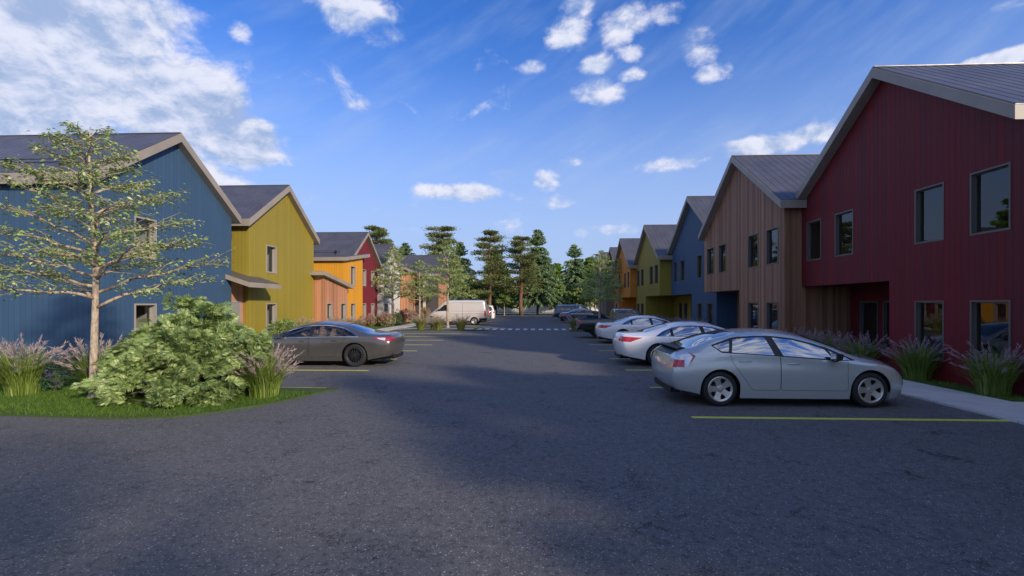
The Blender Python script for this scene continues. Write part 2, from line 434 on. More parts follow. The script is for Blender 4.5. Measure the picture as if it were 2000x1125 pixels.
M['bright'] = leafmat('fresh_leaf', (0.209, 0.359, 0.045), (0.389, 0.538, 0.075), None, .4)
M['blade'] = leafmat('grass_blade', (0.112, 0.188, 0.027), (0.255, 0.352, 0.068), (0.510, 0.540, 0.195), .35)
M['blade_y'] = leafmat('dry_grass_blade', (0.210, 0.224, 0.056), (0.392, 0.392, 0.119), (0.588, 0.532, 0.252), .35)
M['plume'] = leafmat('grass_plume', (0.404, 0.297, 0.288), (0.659, 0.531, 0.489), (0.786, 0.680, 0.616), .4)
M['plume_p'] = leafmat('purple_plume', (0.300, 0.210, 0.240), (0.460, 0.360, 0.400), (0.600, 0.500, 0.520), .4)
M['lawn'] = leafmat('lawn_blade', (0.069, 0.150, 0.013), (0.131, 0.237, 0.022), (0.200, 0.300, 0.037), .35)
M['pink'] = leafmat('pink_flower', (0.432, 0.156, 0.204), (0.720, 0.336, 0.396), (0.800, 0.540, 0.576), .3)
M['dpink'] = leafmat('dusky_flower', (.16, .06, .08), (.30, .12, .15), None, .3)
M['purple'] = leafmat('violet_flower', (.10, .05, .20), (.24, .13, .38), None, .3)
M['bush'] = leafmat('shrub_leaf', (0.140, 0.238, 0.056), (0.336, 0.462, 0.140), (0.476, 0.588, 0.224), .3)
M['bluegreen'] = leafmat('sage_leaf', (.05, .13, .07), (.10, .22, .12), None, .3)
def bark(name, a, b, scl=6):
    m, t = newmat(name); g = t.new('ShaderNodeNewGeometry'); P = g.outputs['Position']
    v = t.vmath('MULTIPLY', P, (1, 1, .35))
    n = t.noise(v, scl*3, 6, .7)
    k = t.mix(t.ramp(n, .35, .65), a, b)
    t.put(t.b.inputs['Base Color'], k); t.b.inputs['Roughness'].default_value = .9
    t.put(t.b.inputs['Normal'], t.bump(n, .8, .02))
    return m
M['bark'] = bark('pale_bark', (.27, .205, .145), (.54, .44, .34))
M['barkp'] = bark('pine_bark', (.10, .055, .030), (.24, .13, .075), 3)
M['barkd'] = bark('dark_bark', (.06, .045, .035), (.14, .11, .085), 3)
# ---------------------------------------------------------------- setting
def sheet(name, poly, z, mat, kind='structure', thick=0.0):
    mb = MB()
    if thick:
        mb.prism(poly, 'z', z-thick, z)
    else:
        mb.add([(x, y, z) for x, y in poly], [tuple(range(len(poly)))])
    o = mb.build(name, mat); tag(o, kind=kind); return o
g = MB(); g.box(-900, 900, -300, 1500, -2, -0.02)
tag(g.build('ground', M['dirt']), kind='structure')
sheet('road', [(-60, -60), (60, -60), (60, 7.5), (7.58, 7.5), (7.58, 75), (-9.57, 75), (-9.57, 10.1), (-24, 10.1), (-60, 10.1)], 0.0, M['asphalt'])
# near left lawn island
isl = [(-40, 8.2), (-16, 7.75), (-11, 7.45), (-8.89, 7.34), (-7.73, 7.26), (-6.55, 7.22), (-5.88, 7.34), (-5.39, 7.72), (-5.0, 8.24), (-4.69, 8.82), (-4.46, 9.4), (-4.25, 9.96), (-8.0, 9.98), (-9.57, 10.0), (-9.57, 30.5), (-9.95, 30.5), (-40, 30.5)]
sheet('lawn', [p for p in isl], 0.03, M['turf'], thick=.06)
sheet('sidewalk', [(7.58, 7.5), (8.98, 7.5), (60, 7.5), (60, 9.1), (8.98, 9.1), (8.98, 75), (7.58, 75)], 0.035, M['walk'], thick=.06)
sheet('lawn', [(8.99, 9.11), (10.6, 9.11), (10.6, 75), (8.99, 75)], 0.03, M['turf'], thick=.06)
sheet('sidewalk', [(-11.45, 14.5), (-10.02, 14.5), (-10.02, 75), (-11.45, 75)], 0.045, M['walk'], thick=.06)
sheet('lawn', [(-14.6, 30.6), (-11.47, 30.6), (-11.47, 75), (-14.6, 75)], 0.03, M['turf'], thick=.06)
sheet('lawn', [(-9.99, 30.6), (-9.57, 30.6), (-9.57, 75), (-9.99, 75)], 0.03, M['turf'], thick=.06)
# planted islands either side of the crossing
sheet('lawn', [(-9.55, 32.3), (-4.0, 32.3), (-3.2, 32.9), (-3.2, 33.5), (-9.55, 33.5)], 0.035, M['turf'], thick=.06)
sheet('lawn', [(-9.55, 35.5), (-3.9, 35.5), (-3.9, 36.6), (-5.2, 37.2), (-9.55, 37.2)], 0.035, M['turf'], thick=.06)
sheet('sidewalk', [(-10.0, 33.51), (-4.55, 33.51), (-4.55, 35.49), (-10.0, 35.49)], 0.04, M['walk'], thick=.06)
sheet('lawn', [(7.56, 31.6), (3.4, 31.6), (2.6, 32.2), (2.6, 33.5), (7.56, 33.5)], 0.035, M['turf'], thick=.06)
sheet('lawn', [(7.56, 35.5), (2.9, 35.5), (2.9, 36.6), (4.2, 37.4), (7.56, 37.4)], 0.035, M['turf'], thick=.06)
sheet('sidewalk', [(7.57, 33.51), (2.75, 33.51), (2.75, 35.49), (7.57, 35.49)], 0.04, M['walk'], thick=.06)
# far street beyond the car park
sheet('road', [(-160, 88), (160, 88), (160, 97), (-160, 97)], 0.0, M['walk'])
sheet('lawn', [(-30, 75.2), (30, 75.2), (30, 76.6), (-30, 76.6)], 0.02, groundmat('verge', (.12, .12, .05), (.20, .18, .09)), thick=.04)
# painted stall lines
def stall(x0, x1, y, mat, label, group):
    mb = MB(); mb.box(x0, x1, y-.055, y+.055, 0.002, 0.006)
    o = mb.build('parking_line', mat); return tag(o, label, 'parking line', group)
ordn = ['nearest', 'second nearest', 'third nearest', 'fourth nearest', 'fifth nearest', 'sixth nearest', 'seventh nearest', 'eighth nearest', 'ninth nearest', 'tenth nearest']
for i in range(9):
    y = 7.75+2.745*i
    if i == 8: continue
    stall(2.61, 7.575, y, M['yline'], 'yellow stall line on the asphalt on the right side, %s to the viewer' % ordn[i], 'yellow stall lines on the right')
for i in range(8):
    y = 10.07+2.745*i
    stall(-9.56, -4.62 - (0 if i else -.02), y, M['yline'], 'yellow stall line on the asphalt on the left side, %s to the viewer' % ordn[i], 'yellow stall lines on the left')
for i in range(8):
    y = 37.4+2.745*i
    stall(2.61, 7.575, y, M['yline'], 'yellow stall line beyond the crossing on the right, %s to the crossing' % ordn[i], 'yellow stall lines on the right')
    stall(-9.56, -4.62, y+.3, M['yline'], 'yellow stall line beyond the crossing on the left, %s to the crossing' % ordn[i], 'yellow stall lines on the left')
nn = ['first', 'second', 'third', 'fourth', 'fifth', 'sixth', 'seventh', 'eighth', 'ninth', 'tenth', 'eleventh', 'twelfth', 'last']
for i in range(12):
    x = -4.15+i*.572
    mb = MB(); mb.box(x, x+.30, 33.7, 35.4, .002, .006)
    tag(mb.build('crosswalk_bar', M['wline']), 'white painted crosswalk bar across the lane, %s from the left' % nn[i], 'crosswalk bar', 'white crosswalk bars')

# ---------------------------------------------------------------- houses
def house(name, label, X, sg, Y0, Y1, mat, zp, yp, run, slope=.70, depth=11, front=.30, wins=(), recess=None, dr=2.0, side=None,
          rwins=(), gdepth=.18, guard=False, tips=None, shed=None, door=None, ztop_rec=2.5, fr='frame', seams=True, glassm='glass', fth=.27, part_y=True):
    """X facade plane, sg=+1 house lies to +X (right row), -1 to -X. Gable faces the lane."""
    root = empty(name, (X, (Y0+Y1)/2, 0), 0, label, 'house')
    oy = (Y0+Y1)/2
    def W(a): return sg*a
    def L(y): return y-oy
    def zroof(y):      # underside of the roof along y
        if shed: return shed[0]+(shed[1]-shed[0])*(y-Y0)/(Y1-Y0)-fth
        return zp-slope*abs(y-yp)-fth
    z0e, z1e = zroof(Y0)+.02, zroof(Y1)+.02
    zlow = min(z0e, z1e)
    # --- facade with openings
    holes = [(a, b, c, d) for (a, b, c, d) in wins]
    if recess: holes.append((recess[0], recess[1], -1, ztop_rec))
    ys = sorted(set([Y0, Y1]+[max(Y0, min(Y1, h[k])) for h in holes for k in (0, 1)]))
    zs = sorted(set([-.1, zlow]+[h[k] for h in holes for k in (2, 3) if h[k] > -.1]))
    mb = MB()
    for i in range(len(ys)-1):
        for j in range(len(zs)-1):
            yc = (ys[i]+ys[i+1])/2; zc = (zs[j]+zs[j+1])/2
            if any(h[0] < yc < h[1] and h[2] < zc < h[3] for h in holes): continue
            mb.add([(0, L(ys[i]), zs[j]), (0, L(ys[i+1]), zs[j]), (0, L(ys[i+1]), zs[j+1]), (0, L(ys[i]), zs[j+1])], [(0, 1, 2, 3)])
    top = [(0, L(Y0), zlow), (0, L(Y1), zlow), (0, L(Y1), z1e)]
    if not shed: top.append((0, L(yp), zroof(yp)+.02))
    top.append((0, L(Y0), z0e)); 
    mb.add(top, [tuple(range(len(top)))])
    # --- side and back walls
    for yy, ze, touches in ((Y0, z0e, recess and recess[0] <= Y0+.05), (Y1, z1e, recess and recess[1] >= Y1-.05)):
        if touches:
            mb.add([(0, L(yy), ztop_rec), (W(depth), L(yy), ztop_rec), (W(depth), L(yy), ze), (0, L(yy), ze)], [(0, 1, 2, 3)])
            mb.add([(W(dr), L(yy), -.1), (W(depth), L(yy), -.1), (W(depth), L(yy), ztop_rec), (W(dr), L(yy), ztop_rec)], [(0, 1, 2, 3)])
        else:
            mb.add([(0, L(yy), -.1), (W(depth), L(yy), -.1), (W(depth), L(yy), ze), (0, L(yy), ze)], [(0, 1, 2, 3)])
    mb.add([(W(depth), L(Y0), -.1), (W(depth), L(Y1), -.1), (W(depth), L(Y1), z1e), (W(depth), L(Y0), z0e)], [(0, 1, 2, 3)])
    if recess:
        r0, r1 = max(recess[0], Y0), min(recess[1], Y1)
        ys = sorted(set([r0, r1]+[h[k] for h in rwins for k in (0, 1)])); zs = sorted(set([-.1, ztop_rec]+[h[k] for h in rwins for k in (2, 3)]))
        for i in range(len(ys)-1):
            for j in range(len(zs)-1):
                yc = (ys[i]+ys[i+1])/2; zc = (zs[j]+zs[j+1])/2
                if any(h[0] < yc < h[1] and h[2] < zc < h[3] for h in rwins): continue
                mb.add([(W(dr), L(ys[i]), zs[j]), (W(dr), L(ys[i+1]), zs[j]), (W(dr), L(ys[i+1]), zs[j+1]), (W(dr), L(ys[i]), zs[j+1])], [(0, 1, 2, 3)])
        mb.add([(0, L(r0), ztop_rec), (W(dr), L(r0), ztop_rec), (W(dr), L(r1), ztop_rec), (0, L(r1), ztop_rec)], [(0, 1, 2, 3)])
        for yy in (r0, r1):
            if Y0+.05 < yy < Y1-.05:
                mb.add([(0, L(yy), -.1), (W(dr), L(yy), -.1), (W(dr), L(yy), ztop_rec), (0, L(yy), ztop_rec)], [(0, 1, 2, 3)])
    mb.build('wall', M[mat], root)
    # --- roof body (fascia, soffit) and metal sheet
    fx0, fx1 = -front, depth+.25
    if shed:
        k = (shed[1]-shed[0])/(Y1-Y0); t0, t1 = tips if tips else (Y0-.3, Y1+.5)
        prof = [(t0, shed[0]+k*(t0-Y0)), (t1, shed[0]+k*(t1-Y0))]
    else:
        t0, t1 = tips if tips else (yp-run, yp+run)
        prof = [(t0, zp-slope*(yp-t0)), (yp, zp), (t1, zp-slope*(t1-yp))]
    fm = MB(); rm = MB()
    for (ya, za), (yb, zb) in zip(prof[:-1], prof[1:]):
        va = .0
        fm.hexa([(W(fx0), L(ya), za-fth), (W(fx1), L(ya), za-fth), (W(fx1), L(yb), zb-fth), (W(fx0), L(yb), zb-fth)],
                [(W(fx0), L(ya), za), (W(fx1), L(ya), za), (W(fx1), L(yb), zb), (W(fx0), L(yb), zb)])
        e = .02
        la = (1 if ya < yb else -1)
        ya2, za2 = ya+(yb-ya)*(.006 if (ya, za) == prof[0] else 0), za+(zb-za)*(.006 if (ya, za) == prof[0] else 0)
        yb2, zb2 = yb-(yb-ya)*(.006 if (yb, zb) == prof[-1] else 0), zb-(zb-za)*(.006 if (yb, zb) == prof[-1] else 0)
        rm.hexa([(W(fx0+.03), L(ya2), za2+.004), (W(fx1), L(ya2), za2+.004), (W(fx1), L(yb2), zb2+.004), (W(fx0+.03), L(yb2), zb2+.004)],
                [(W(fx0+.03), L(ya2), za2+e), (W(fx1), L(ya2), za2+e), (W(fx1), L(yb2), zb2+e), (W(fx0+.03), L(yb2), zb2+e)])
        if seams:
            n = int((fx1-fx0)/.30)
            for q in range(n+1):
                a = fx0+.06+q*.30
                rm.hexa([(W(a), L(ya2), za2+e), (W(a+.012), L(ya2), za2+e), (W(a+.012), L(yb2), zb2+e), (W(a), L(yb2), zb2+e)],
                        [(W(a), L(ya2), za2+e+.008), (W(a+.012), L(ya2), za2+e+.008), (W(a+.012), L(yb2), zb2+e+.008), (W(a), L(yb2), zb2+e+.008)])
    if not shed:
        rm.box(min(W(fx0+.03), W(fx1)), max(W(fx0+.03), W(fx1)), L(yp)-.05, L(yp)+.05, zp+.005, zp+.028)
    rr = rm.build('roof', M['roof'], root)
    fm.build('fascia', M['trim'], rr)
    if guard:
        gm = MB(); yg = t0+.62; 
        zg = prof[0][1]+(prof[1][1]-prof[0][1])*(.62/(prof[1][0]-prof[0][0]))
        dy, dz = (0, .0)
        a0, a1 = fx0+1.2, fx1-.3
        for h in (.09, .19):
            gm.tube([(W(a0), L(yg)-.02, zg+h), (W(a1), L(yg)-.02, zg+h)], .014, 6)
        a = a0+.35
        while a < a1:
            gm.prism([(L(yg)-.16, zg-.09), (L(yg)+.12, zg+.1), (L(yg)+.05, zg+.22), (L(yg)-.07, zg+.24)], 'x', W(a)-.03, W(a)+.03)
            a += 1.9
        gm.build('snow_guard', M['snow'], rr)
    # --- windows
    def window(a0, y0, y1, z0, z1, gd):
        f = MB(); t = .055 if sg < 0 else .038; pr = .025 if sg < 0 else .012
        xs = sorted((W(a0-pr), W(a0+gd+.03)))
        f.box(xs[0], xs[1], L(y0), L(y0)+t, z0, z1); f.box(xs[0], xs[1], L(y1)-t, L(y1), z0, z1)
        f.box(xs[0], xs[1], L(y0)+t, L(y1)-t, z0, z0+t); f.box(xs[0], xs[1], L(y0)+t, L(y1)-t, z1-t, z1)
        xi = sorted((W(a0+gd-.035), W(a0+gd+.028))); t2 = t+(.035 if sg < 0 else .022)   # inner sash
        f.box(xi[0], xi[1], L(y0)+t, L(y0)+t2, z0+t, z1-t); f.box(xi[0], xi[1], L(y1)-t2, L(y1)-t, z0+t, z1-t)
        f.box(xi[0], xi[1], L(y0)+t2, L(y1)-t2, z0+t, z0+t2); f.box(xi[0], xi[1], L(y0)+t2, L(y1)-t2, z1-t2, z1-t)
        wo_ = f.build('window', M[fr], root)
        p = MB(); x = W(a0+gd)
        p.add([(x, L(y0)+t2, z0+t2), (x, L(y1)-t2, z0+t2), (x, L(y1)-t2, z1-t2), (x, L(y0)+t2, z1-t2)], [(0, 1, 2, 3)])
        p.build('pane', M[glassm], wo_)
    for (a, b, c, d) in wins: window(0, a, b, c, d, gdepth)
    for (a, b, c, d) in rwins: window(dr, a, b, c, d, .08)
    # --- rooms behind the glass
    if wins or rwins:
        im = MB()
        y0, y1 = Y0+.08, Y1-.08; a1 = min(4.2+(dr if recess else 0), depth-.3)
        im.add([(W(a1), L(y0), 0), (W(a1), L(y1), 0), (W(a1), L(y1), zlow-.1), (W(a1), L(y0), zlow-.1)], [(0, 1, 2, 3)], 0)
        for zz in (0.06, 2.62, 2.95, zlow-.12):
            lo = dr+.02 if (recess and zz < 2.6) else .05
            if recess and zz < 2.6:
                for (p, q, lo2) in ((y0, max(y0, recess[0]), .05), (max(y0, recess[0]), min(y1, recess[1]), dr+.02), (min(y1, recess[1]), y1, .05)):
                    if q-p > .1: im.add([(W(lo2), L(p), zz), (W(a1), L(p), zz), (W(a1), L(q), zz), (W(lo2), L(q), zz)], [(0, 1, 2, 3)], 1)
            else:
                im.add([(W(.05), L(y0), zz), (W(a1), L(y0), zz), (W(a1), L(y1), zz), (W(.05), L(y1), zz)], [(0, 1, 2, 3)], 1 if zz in (.06, 2.95) else 0)
        done = []
        for (a, b, c, d) in list(wins)+list(rwins):
            yy = b+.22; isr = (a, b, c, d) in rwins
            if any(wa-.1 < yy < wb+.1 and (wc < 2.4) == (c < 2.4) for (wa, wb, wc, wd) in list(wins)+list(rwins)): continue
            if yy > Y1-.1: continue
            lo = dr+.05 if (recess and c < 2.4 and recess[0]-.1 < yy < recess[1]+.1) else .06
            zz = (0.06, 2.6) if c < 2.4 else (2.97, zlow-.13)
            im.add([(W(lo), L(yy), zz[0]), (W(a1), L(yy), zz[0]), (W(a1), L(yy), zz[1]), (W(lo), L(yy), zz[1])], [(0, 1, 2, 3)], 0)
        im.build('interior', [M['inner' if sg < 0 else 'inner_shaded'], M['inner_d']], root)
    if door:
        (y0, y1, z1, a) = door
        dm = MB(); xs = sorted((W(a-.03), W(a+.03)))
        dm.box(xs[0], xs[1], L(y0), L(y1), .03, z1)
        dd = dm.build('door', M['door'], root, bevel=.006)
        fm2 = MB(); xs = sorted((W(a-.05), W(a+.02)))
        fm2.box(xs[0], xs[1], L(y0)-.07, L(y0)-.002, .03, z1+.07); fm2.box(xs[0], xs[1], L(y1)+.002, L(y1)+.07, .03, z1+.07); fm2.box(xs[0], xs[1], L(y0)-.002, L(y1)+.002, z1+.002, z1+.07)
        fm2.build('frame', M['frame'], dd)
    return root

LOz, LO1, UP0, UP1 = .50, 1.95, 3.38, 4.76
def rw(l, lo=True, up=True):
    return [(a, b, UP0, UP1) for a, b in l] if up and not lo else [(a, b, LOz, LO1) for a, b in l]
# right row
house('red_house', 'dark maroon house with vertical boards, nearest on the right beside the silver hatchback', 9.7, 1, 9.45, 17.2, 'red', 8.43, 13.30, 3.82,
      wins=[(11.39, 12.23, LOz, LO1), (9.86, 10.74, LOz, LO1), (11.39, 12.23, UP0, UP1), (9.86, 10.74, UP0, UP1), (16.06, 16.88, UP0, UP1), (14.49, 15.35, UP0, UP1)],
      recess=(13.08, 17.3), dr=1.7, rwins=[(15.86, 16.7, .42, 1.97), (14.78, 15.63, .42, 1.97)], gdepth=.09, fr='frame_d', fth=.28)
house('wood_house', 'brown cedar boarded gabled house between the maroon house and the dark blue house', 9.1, 1, 17.22, 25.08, 'wood', 8.45, 21.02, 4.15,
      wins=[(23.79, 24.68, UP0, UP1), (22.3, 23.15, UP0, UP1), (19.17, 20.06, UP0, UP1), (17.64, 18.51, UP0, UP1), (19.17, 20.06, LOz, LO1), (17.64, 18.51, LOz, LO1)],
      recess=(20.9, 25.2), dr=1.7, gdepth=.09, fr='frame_d', tips=(16.89, 25.18))
house('blue_house', 'dark blue gabled house on the right between the cedar and olive houses', 9.75, 1, 25.1, 33.2, 'blue', 8.5, 28.99, 4.3,
      wins=[(31.91, 32.59, UP0, UP1), (30.31, 31.14, UP0, UP1), (27.24, 27.99, UP0, UP1), (27.24, 27.99, LOz, LO1), (25.63, 26.45, LOz, LO1)],
      recess=(28.96, 33.4), dr=1.7, gdepth=.09, fr='frame_d')
house('olive_house', 'olive green gabled house on the right with a sunlit strip under its eave', 9.0, 1, 33.4, 40.8, 'olive', 8.1, 36.92, 4.05, front=.3,
      wins=[(39.65, 40.61-.05, UP0, UP1), (38.19, 39.09, UP0, UP1), (35.29, 36.2, UP0, UP1), (33.86, 34.7, UP0, UP1), (39.65, 40.5, LOz, LO1), (38.19, 39.09, LOz, LO1)],
      recess=(33.3, 37.51), dr=2.2, rwins=[(34.2, 34.9, .5, 1.97), (35.4, 36.1, .5, 1.97)], gdepth=.1, guard=True, fr='frame_d')
house('orange_house', 'orange gabled house on the right behind the dark pickup truck', 8.5, 1, 40.95, 48.5, 'orange', 8.1, 44.4, 4.1,
      wins=[(47.3, 47.97, UP0, UP1), (45.73, 46.5, UP0, UP1), (42.85, 43.57, UP0, UP1), (41.39, 42.05, UP0, UP1), (47.3, 47.97, LOz, LO1), (45.8, 46.5, LOz, LO1)],
      recess=(40.8, 44.94), dr=2.0, gdepth=.1, fr='frame_d')
house('brown_house', 'brown gabled house beyond the orange one on the right', 8.8, 1, 48.6, 55.3, 'brown', 8.2, 52.0, 3.6, wins=[(50, 50.8, UP0, UP1), (53, 53.8, UP0, UP1), (50, 50.8, LOz, LO1)], gdepth=.1)
house('taupe_house', 'grey taupe gabled house farthest in the right row behind the small trees', 8.7, 1, 55.4, 62.2, 'taupe', 8.4, 58.7, 3.7, wins=[(57, 57.8, UP0, UP1), (60, 60.8, UP0, UP1), (57, 57.8, LOz, LO1)], gdepth=.1)
# the row goes on unseen; low wing and setbacks shaped for cast shade
house('low_house', 'unseen low amber flat fronted wing set to shade the lane beside the maroon house', 12.6, 1, .8, 9.2, 'yellow', 0, 4, 4, shed=(5.5, 5.7), depth=9, wins=[(2.5, 3.4, LOz, LO1), (6, 6.9, LOz, LO1)], gdepth=.1, tips=(1.0, 9.3), fth=.24)
house('grey_house', 'grey gabled house behind the viewer on the right of the lane', 14.0, 1, -7.5, .7, 'grey', 8.4, -3.4, 4.1, wins=[(-5.5, -4.6, UP0, UP1), (-2, -1.1, UP0, UP1), (-2, -1.1, LOz, LO1)], gdepth=.1)
# left row
house('blue_house', 'blue sunlit gabled house on the left behind the near young tree', -13.9, -1, 13.95, 20.77, 'blue', 8.49, 17.36, 3.66, slope=.695, depth=13,
      wins=[(15.55, 16.5, LOz, LO1-.06), (15.55, 16.5, 3.5, 4.96)], guard=True, tips=(13.7, 21.02), fth=.33)
house('olive_house', 'sunlit olive green gabled house on the left behind the charcoal sedan', -13.9, -1, 22.04, 28.79, 'olive', 8.53, 25.37, 3.66, slope=.695, depth=13,
      wins=[(23.56, 24.53, LOz, LO1-.02), (23.56, 24.53, 3.52, 4.98)], guard=True, tips=(21.69, 29.02), fth=.33)
house('cedar_pavilion', 'low cedar clad wing with a sloping shed roof beside the left olive house', -13.3, -1, 28.86, 32.70, 'cedar', 0, 30, 2, shed=(3.86, 3.28), depth=5, front=.3,
      wins=[(29.33, 30.17, .35, 1.95), (31.5, 32.45, .35, 1.95)], tips=(28.35, 33.05), seams=False, fth=.24)
house('amber_house', 'bright amber yellow house with a low sloping roof on the left', -13.6, -1, 32.72, 36.45, 'yellow', 0, 34, 2, shed=(5.28, 5.85), depth=8, front=.3,
      wins=[(34.0, 34.93, LOz, LO1), (34.0, 34.93, 3.3, 4.76)], tips=(32.45, 37.3), fth=.26)
house('crimson_house', 'crimson gabled house on the left rising behind the amber one', -14.0, -1, 34.9, 41.15, 'marn', 7.85, 37.88, 3.35, slope=.72, depth=12,
      wins=[(37.45, 38.28, LOz, LO1), (37.45, 38.28, UP0, UP1), (39.51, 40.3, LOz, LO1), (39.51, 40.3, UP0, UP1)], tips=(34.4, 41.35), guard=True, front=.38)
house('white_house', 'white narrow gabled house on the left behind a small tree', -13.6, -1, 41.4, 46.85, 'white', 7.65, 43.9, 2.6, slope=.8, depth=12,
      wins=[(41.91, 42.81, LOz, LO1), (43.91, 44.89, LOz, LO1), (41.95, 42.75, UP0, UP1), (43.95, 44.85, UP0, UP1)], tips=(41.2, 47.0))
house('cedar_wing', 'cedar clad low wing beyond the white house on the left', -13.3, -1, 46.95, 51.9, 'cedar', 0, 49, 2, shed=(5.65, 5.35), depth=9,
      wins=[(49.9, 50.6, LOz, LO1)], tips=(46.75, 52.5), fth=.24)
dk = house('grey_house', 'dark grey house with a cedar front beyond the van on the left', -10.7, -1, 52.05, 57.5, 'grey', 7.75, 55.0, 3.1, slope=.74, depth=12, wins=[], tips=(51.7, 58.2))
mb = MB(); mb.box(0.0, .03, -2.72, 2.72, -.05, 5.0); mb.build('cedar_cladding', M['cedar'], dk)
mb = MB(); mb.box(-1.75, -1.45, -2.86, -2.73, .2, 4.9); mb.build('downpipe', M['white'], dk)
# entrance between the left blue and olive houses
ve = empty('entrance_porch', (-14.1, 21.4, 0), 0, 'cedar entrance porch with grey door between the left blue and olive houses', 'porch')
mb = MB(); mb.box(-2.2, 0, -.6, .62, -.05, 3.0); mb.build('wall', M['cedar'], ve)
mb = MB(); mb.box(.0, .045, -.5, .22, .05, 1.95); dd = mb.build('door', M['door'], ve, bevel=.006)
mb = MB(); mb.box(.0, .06, -.57, -.502, .05, 2.02); mb.box(.0, .06, .222, .29, .05, 2.02); mb.box(.0, .06, -.502, .222, 1.952, 2.02); mb.build('frame', M['frame'], dd)
mb = MB()
ya, yb = -1.05, 1.55
xb, xf, zb_, zf = -1.9, 1.32, 3.92, 2.86
mb.hexa([(xb, ya, zb_-.2), (xf, ya, zf-.22), (xf, yb, zf-.22), (xb, yb, zb_-.2)], [(xb, ya, zb_), (xf, ya, zf), (xf, yb, zf), (xb, yb, zb_)])
cn = mb.build('canopy', M['trim'], ve)
mb = MB()
mb.hexa([(xb, ya+.03, zb_+.003), (xf-.03, ya+.03, zf+.012), (xf-.03, yb-.03, zf+.012), (xb, yb-.03, zb_+.003)], [(xb, ya+.03, zb_+.02), (xf-.03, ya+.03, zf+.03), (xf-.03, yb-.03, zf+.03), (xb, yb-.03, zb_+.02)])
mb.build('canopy_roof', M['roof'], cn)

# far white houses, fence
def simple_house(x, y, wdt, dep, ze, zp, lab, mat='white', rz=0):
    r = empty('far_house', (x, y, 0), rz, lab, 'house', 'pale houses beyond the trees')
    m = MB(); m.box(-wdt/2, wdt/2, -dep/2, dep/2, 0, ze)
    m.prism([(-wdt/2, ze), (wdt/2, ze), (0, zp)], 'y', -dep/2, dep/2)
    m.build('wall', M[mat], r)
    m = MB()
    for s in (-1, 1):
        m.hexa([(s*(wdt/2+.4), -dep/2-.3, ze-.3), (s*(wdt/2+.4), dep/2+.3, ze-.3), (0, dep/2+.3, zp+.02), (0, -dep/2-.3, zp+.02)],
               [(s*(wdt/2+.4), -dep/2-.3, ze-.1), (s*(wdt/2+.4), dep/2+.3, ze-.1), (0, dep/2+.3, zp+.22), (0, -dep/2-.3, zp+.22)])
    m.build('roof', M['roof'], r)
    for i in range(3):
        for z in (1, 3.8):
            m = MB(); xx = -wdt/3+i*wdt/3
            m.box(xx-.5, xx+.5, -dep/2-.05, -dep/2-.01, z, z+1.5); m.build('window', M['glass_dark'], r)
M['glass_dark'] = simple('far_window', (.05, .06, .07), .1)
simple_house(-15, 104, 11, 9, 5.5, 9.0, 'white gabled house far beyond the trees left of the tall pine')
simple_house(13, 100, 8, 9, 5.2, 8.6, 'white gabled house far beyond the trees at the end of the right row')
simple_house(-1, 112, 12, 9, 4.5, 7.6, 'low white gabled house far behind the middle of the tree group')
simple_house(27, 108, 12, 9, 5.2, 8.8, 'white gabled house hidden behind the far end of the right row')
fr_ = empty('picket_fence', (0, 99, 0), 0, 'long white picket fence far beyond the car park', 'fence')
m = MB()
for i in range(260): m.box(-40+i*.31, -40+i*.31+.2, -.02, .02, .1, 1.5)
m.build('picket', M['white'], fr_)
m = MB(); m.box(-40, 40.6, .03, .08, .4, .5); m.box(-40, 40.6, .03, .08, 1.2, 1.3); m.build('rail', M['white'], fr_)
# ---------------------------------------------------------------- vehicles
def pchip(keys):
    xs = [k[0] for k in keys]; ys = [k[1] for k in keys]; n = len(xs)
    if n == 1: return lambda x: ys[0]
    h = [xs[i+1]-xs[i] for i in range(n-1)]; d = [(ys[i+1]-ys[i])/h[i] for i in range(n-1)]
    m = [d[0]]+[0]*(n-2)+[d[-1]]
    for i in range(1, n-1):
        if d[i-1]*d[i] > 0:
            w1 = 2*h[i]+h[i-1]; w2 = h[i]+2*h[i-1]; m[i] = (w1+w2)/(w1/d[i-1]+w2/d[i])
    def f(x):
        if x <= xs[0]: return ys[0]
        if x >= xs[-1]: return ys[-1]
        i = 0
        while x > xs[i+1]: i += 1
        t = (x-xs[i])/h[i]
        return ((1+2*t)*(1-t)**2*ys[i]+t*(1-t)**2*h[i]*m[i]+t*t*(3-2*t)*ys[i+1]+t*t*(t-1)*h[i]*m[i+1])
    return f
def sstep(t):
    t = max(0, min(1, t)); return t*t*(3-2*t)
def pip(x, y, poly):
    c = False; j = len(poly)-1
    for i in range(len(poly)):
        xi, yi = poly[i]; xj, yj = poly[j]
        if (yi > y) != (yj > y) and x < (xj-xi)*(y-yi)/(yj-yi)+xi: c = not c
        j = i
    return c
def offset(poly, d):
    a = sum(poly[i][0]*poly[(i+1) % len(poly)][1]-poly[(i+1) % len(poly)][0]*poly[i][1] for i in range(len(poly)))
    s = -1 if a > 0 else 1
    out = []; n = len(poly)
    for i in range(n):
        p0 = Vector(poly[i-1]); p = Vector(poly[i]); p1 = Vector(poly[(i+1) % n])
        e0 = (p-p0).normalized(); e1 = (p1-p).normalized()
        n0 = Vector((-e0.y, e0.x))*s; n1 = Vector((-e1.y, e1.x))*s
        b = (n0+n1)
        if b.length < 1e-6: b = n0
        b.normalize(); k = d/max(.35, b.dot(n0))
        out.append((p.x+b.x*k, p.y+b.y*k))
    return out
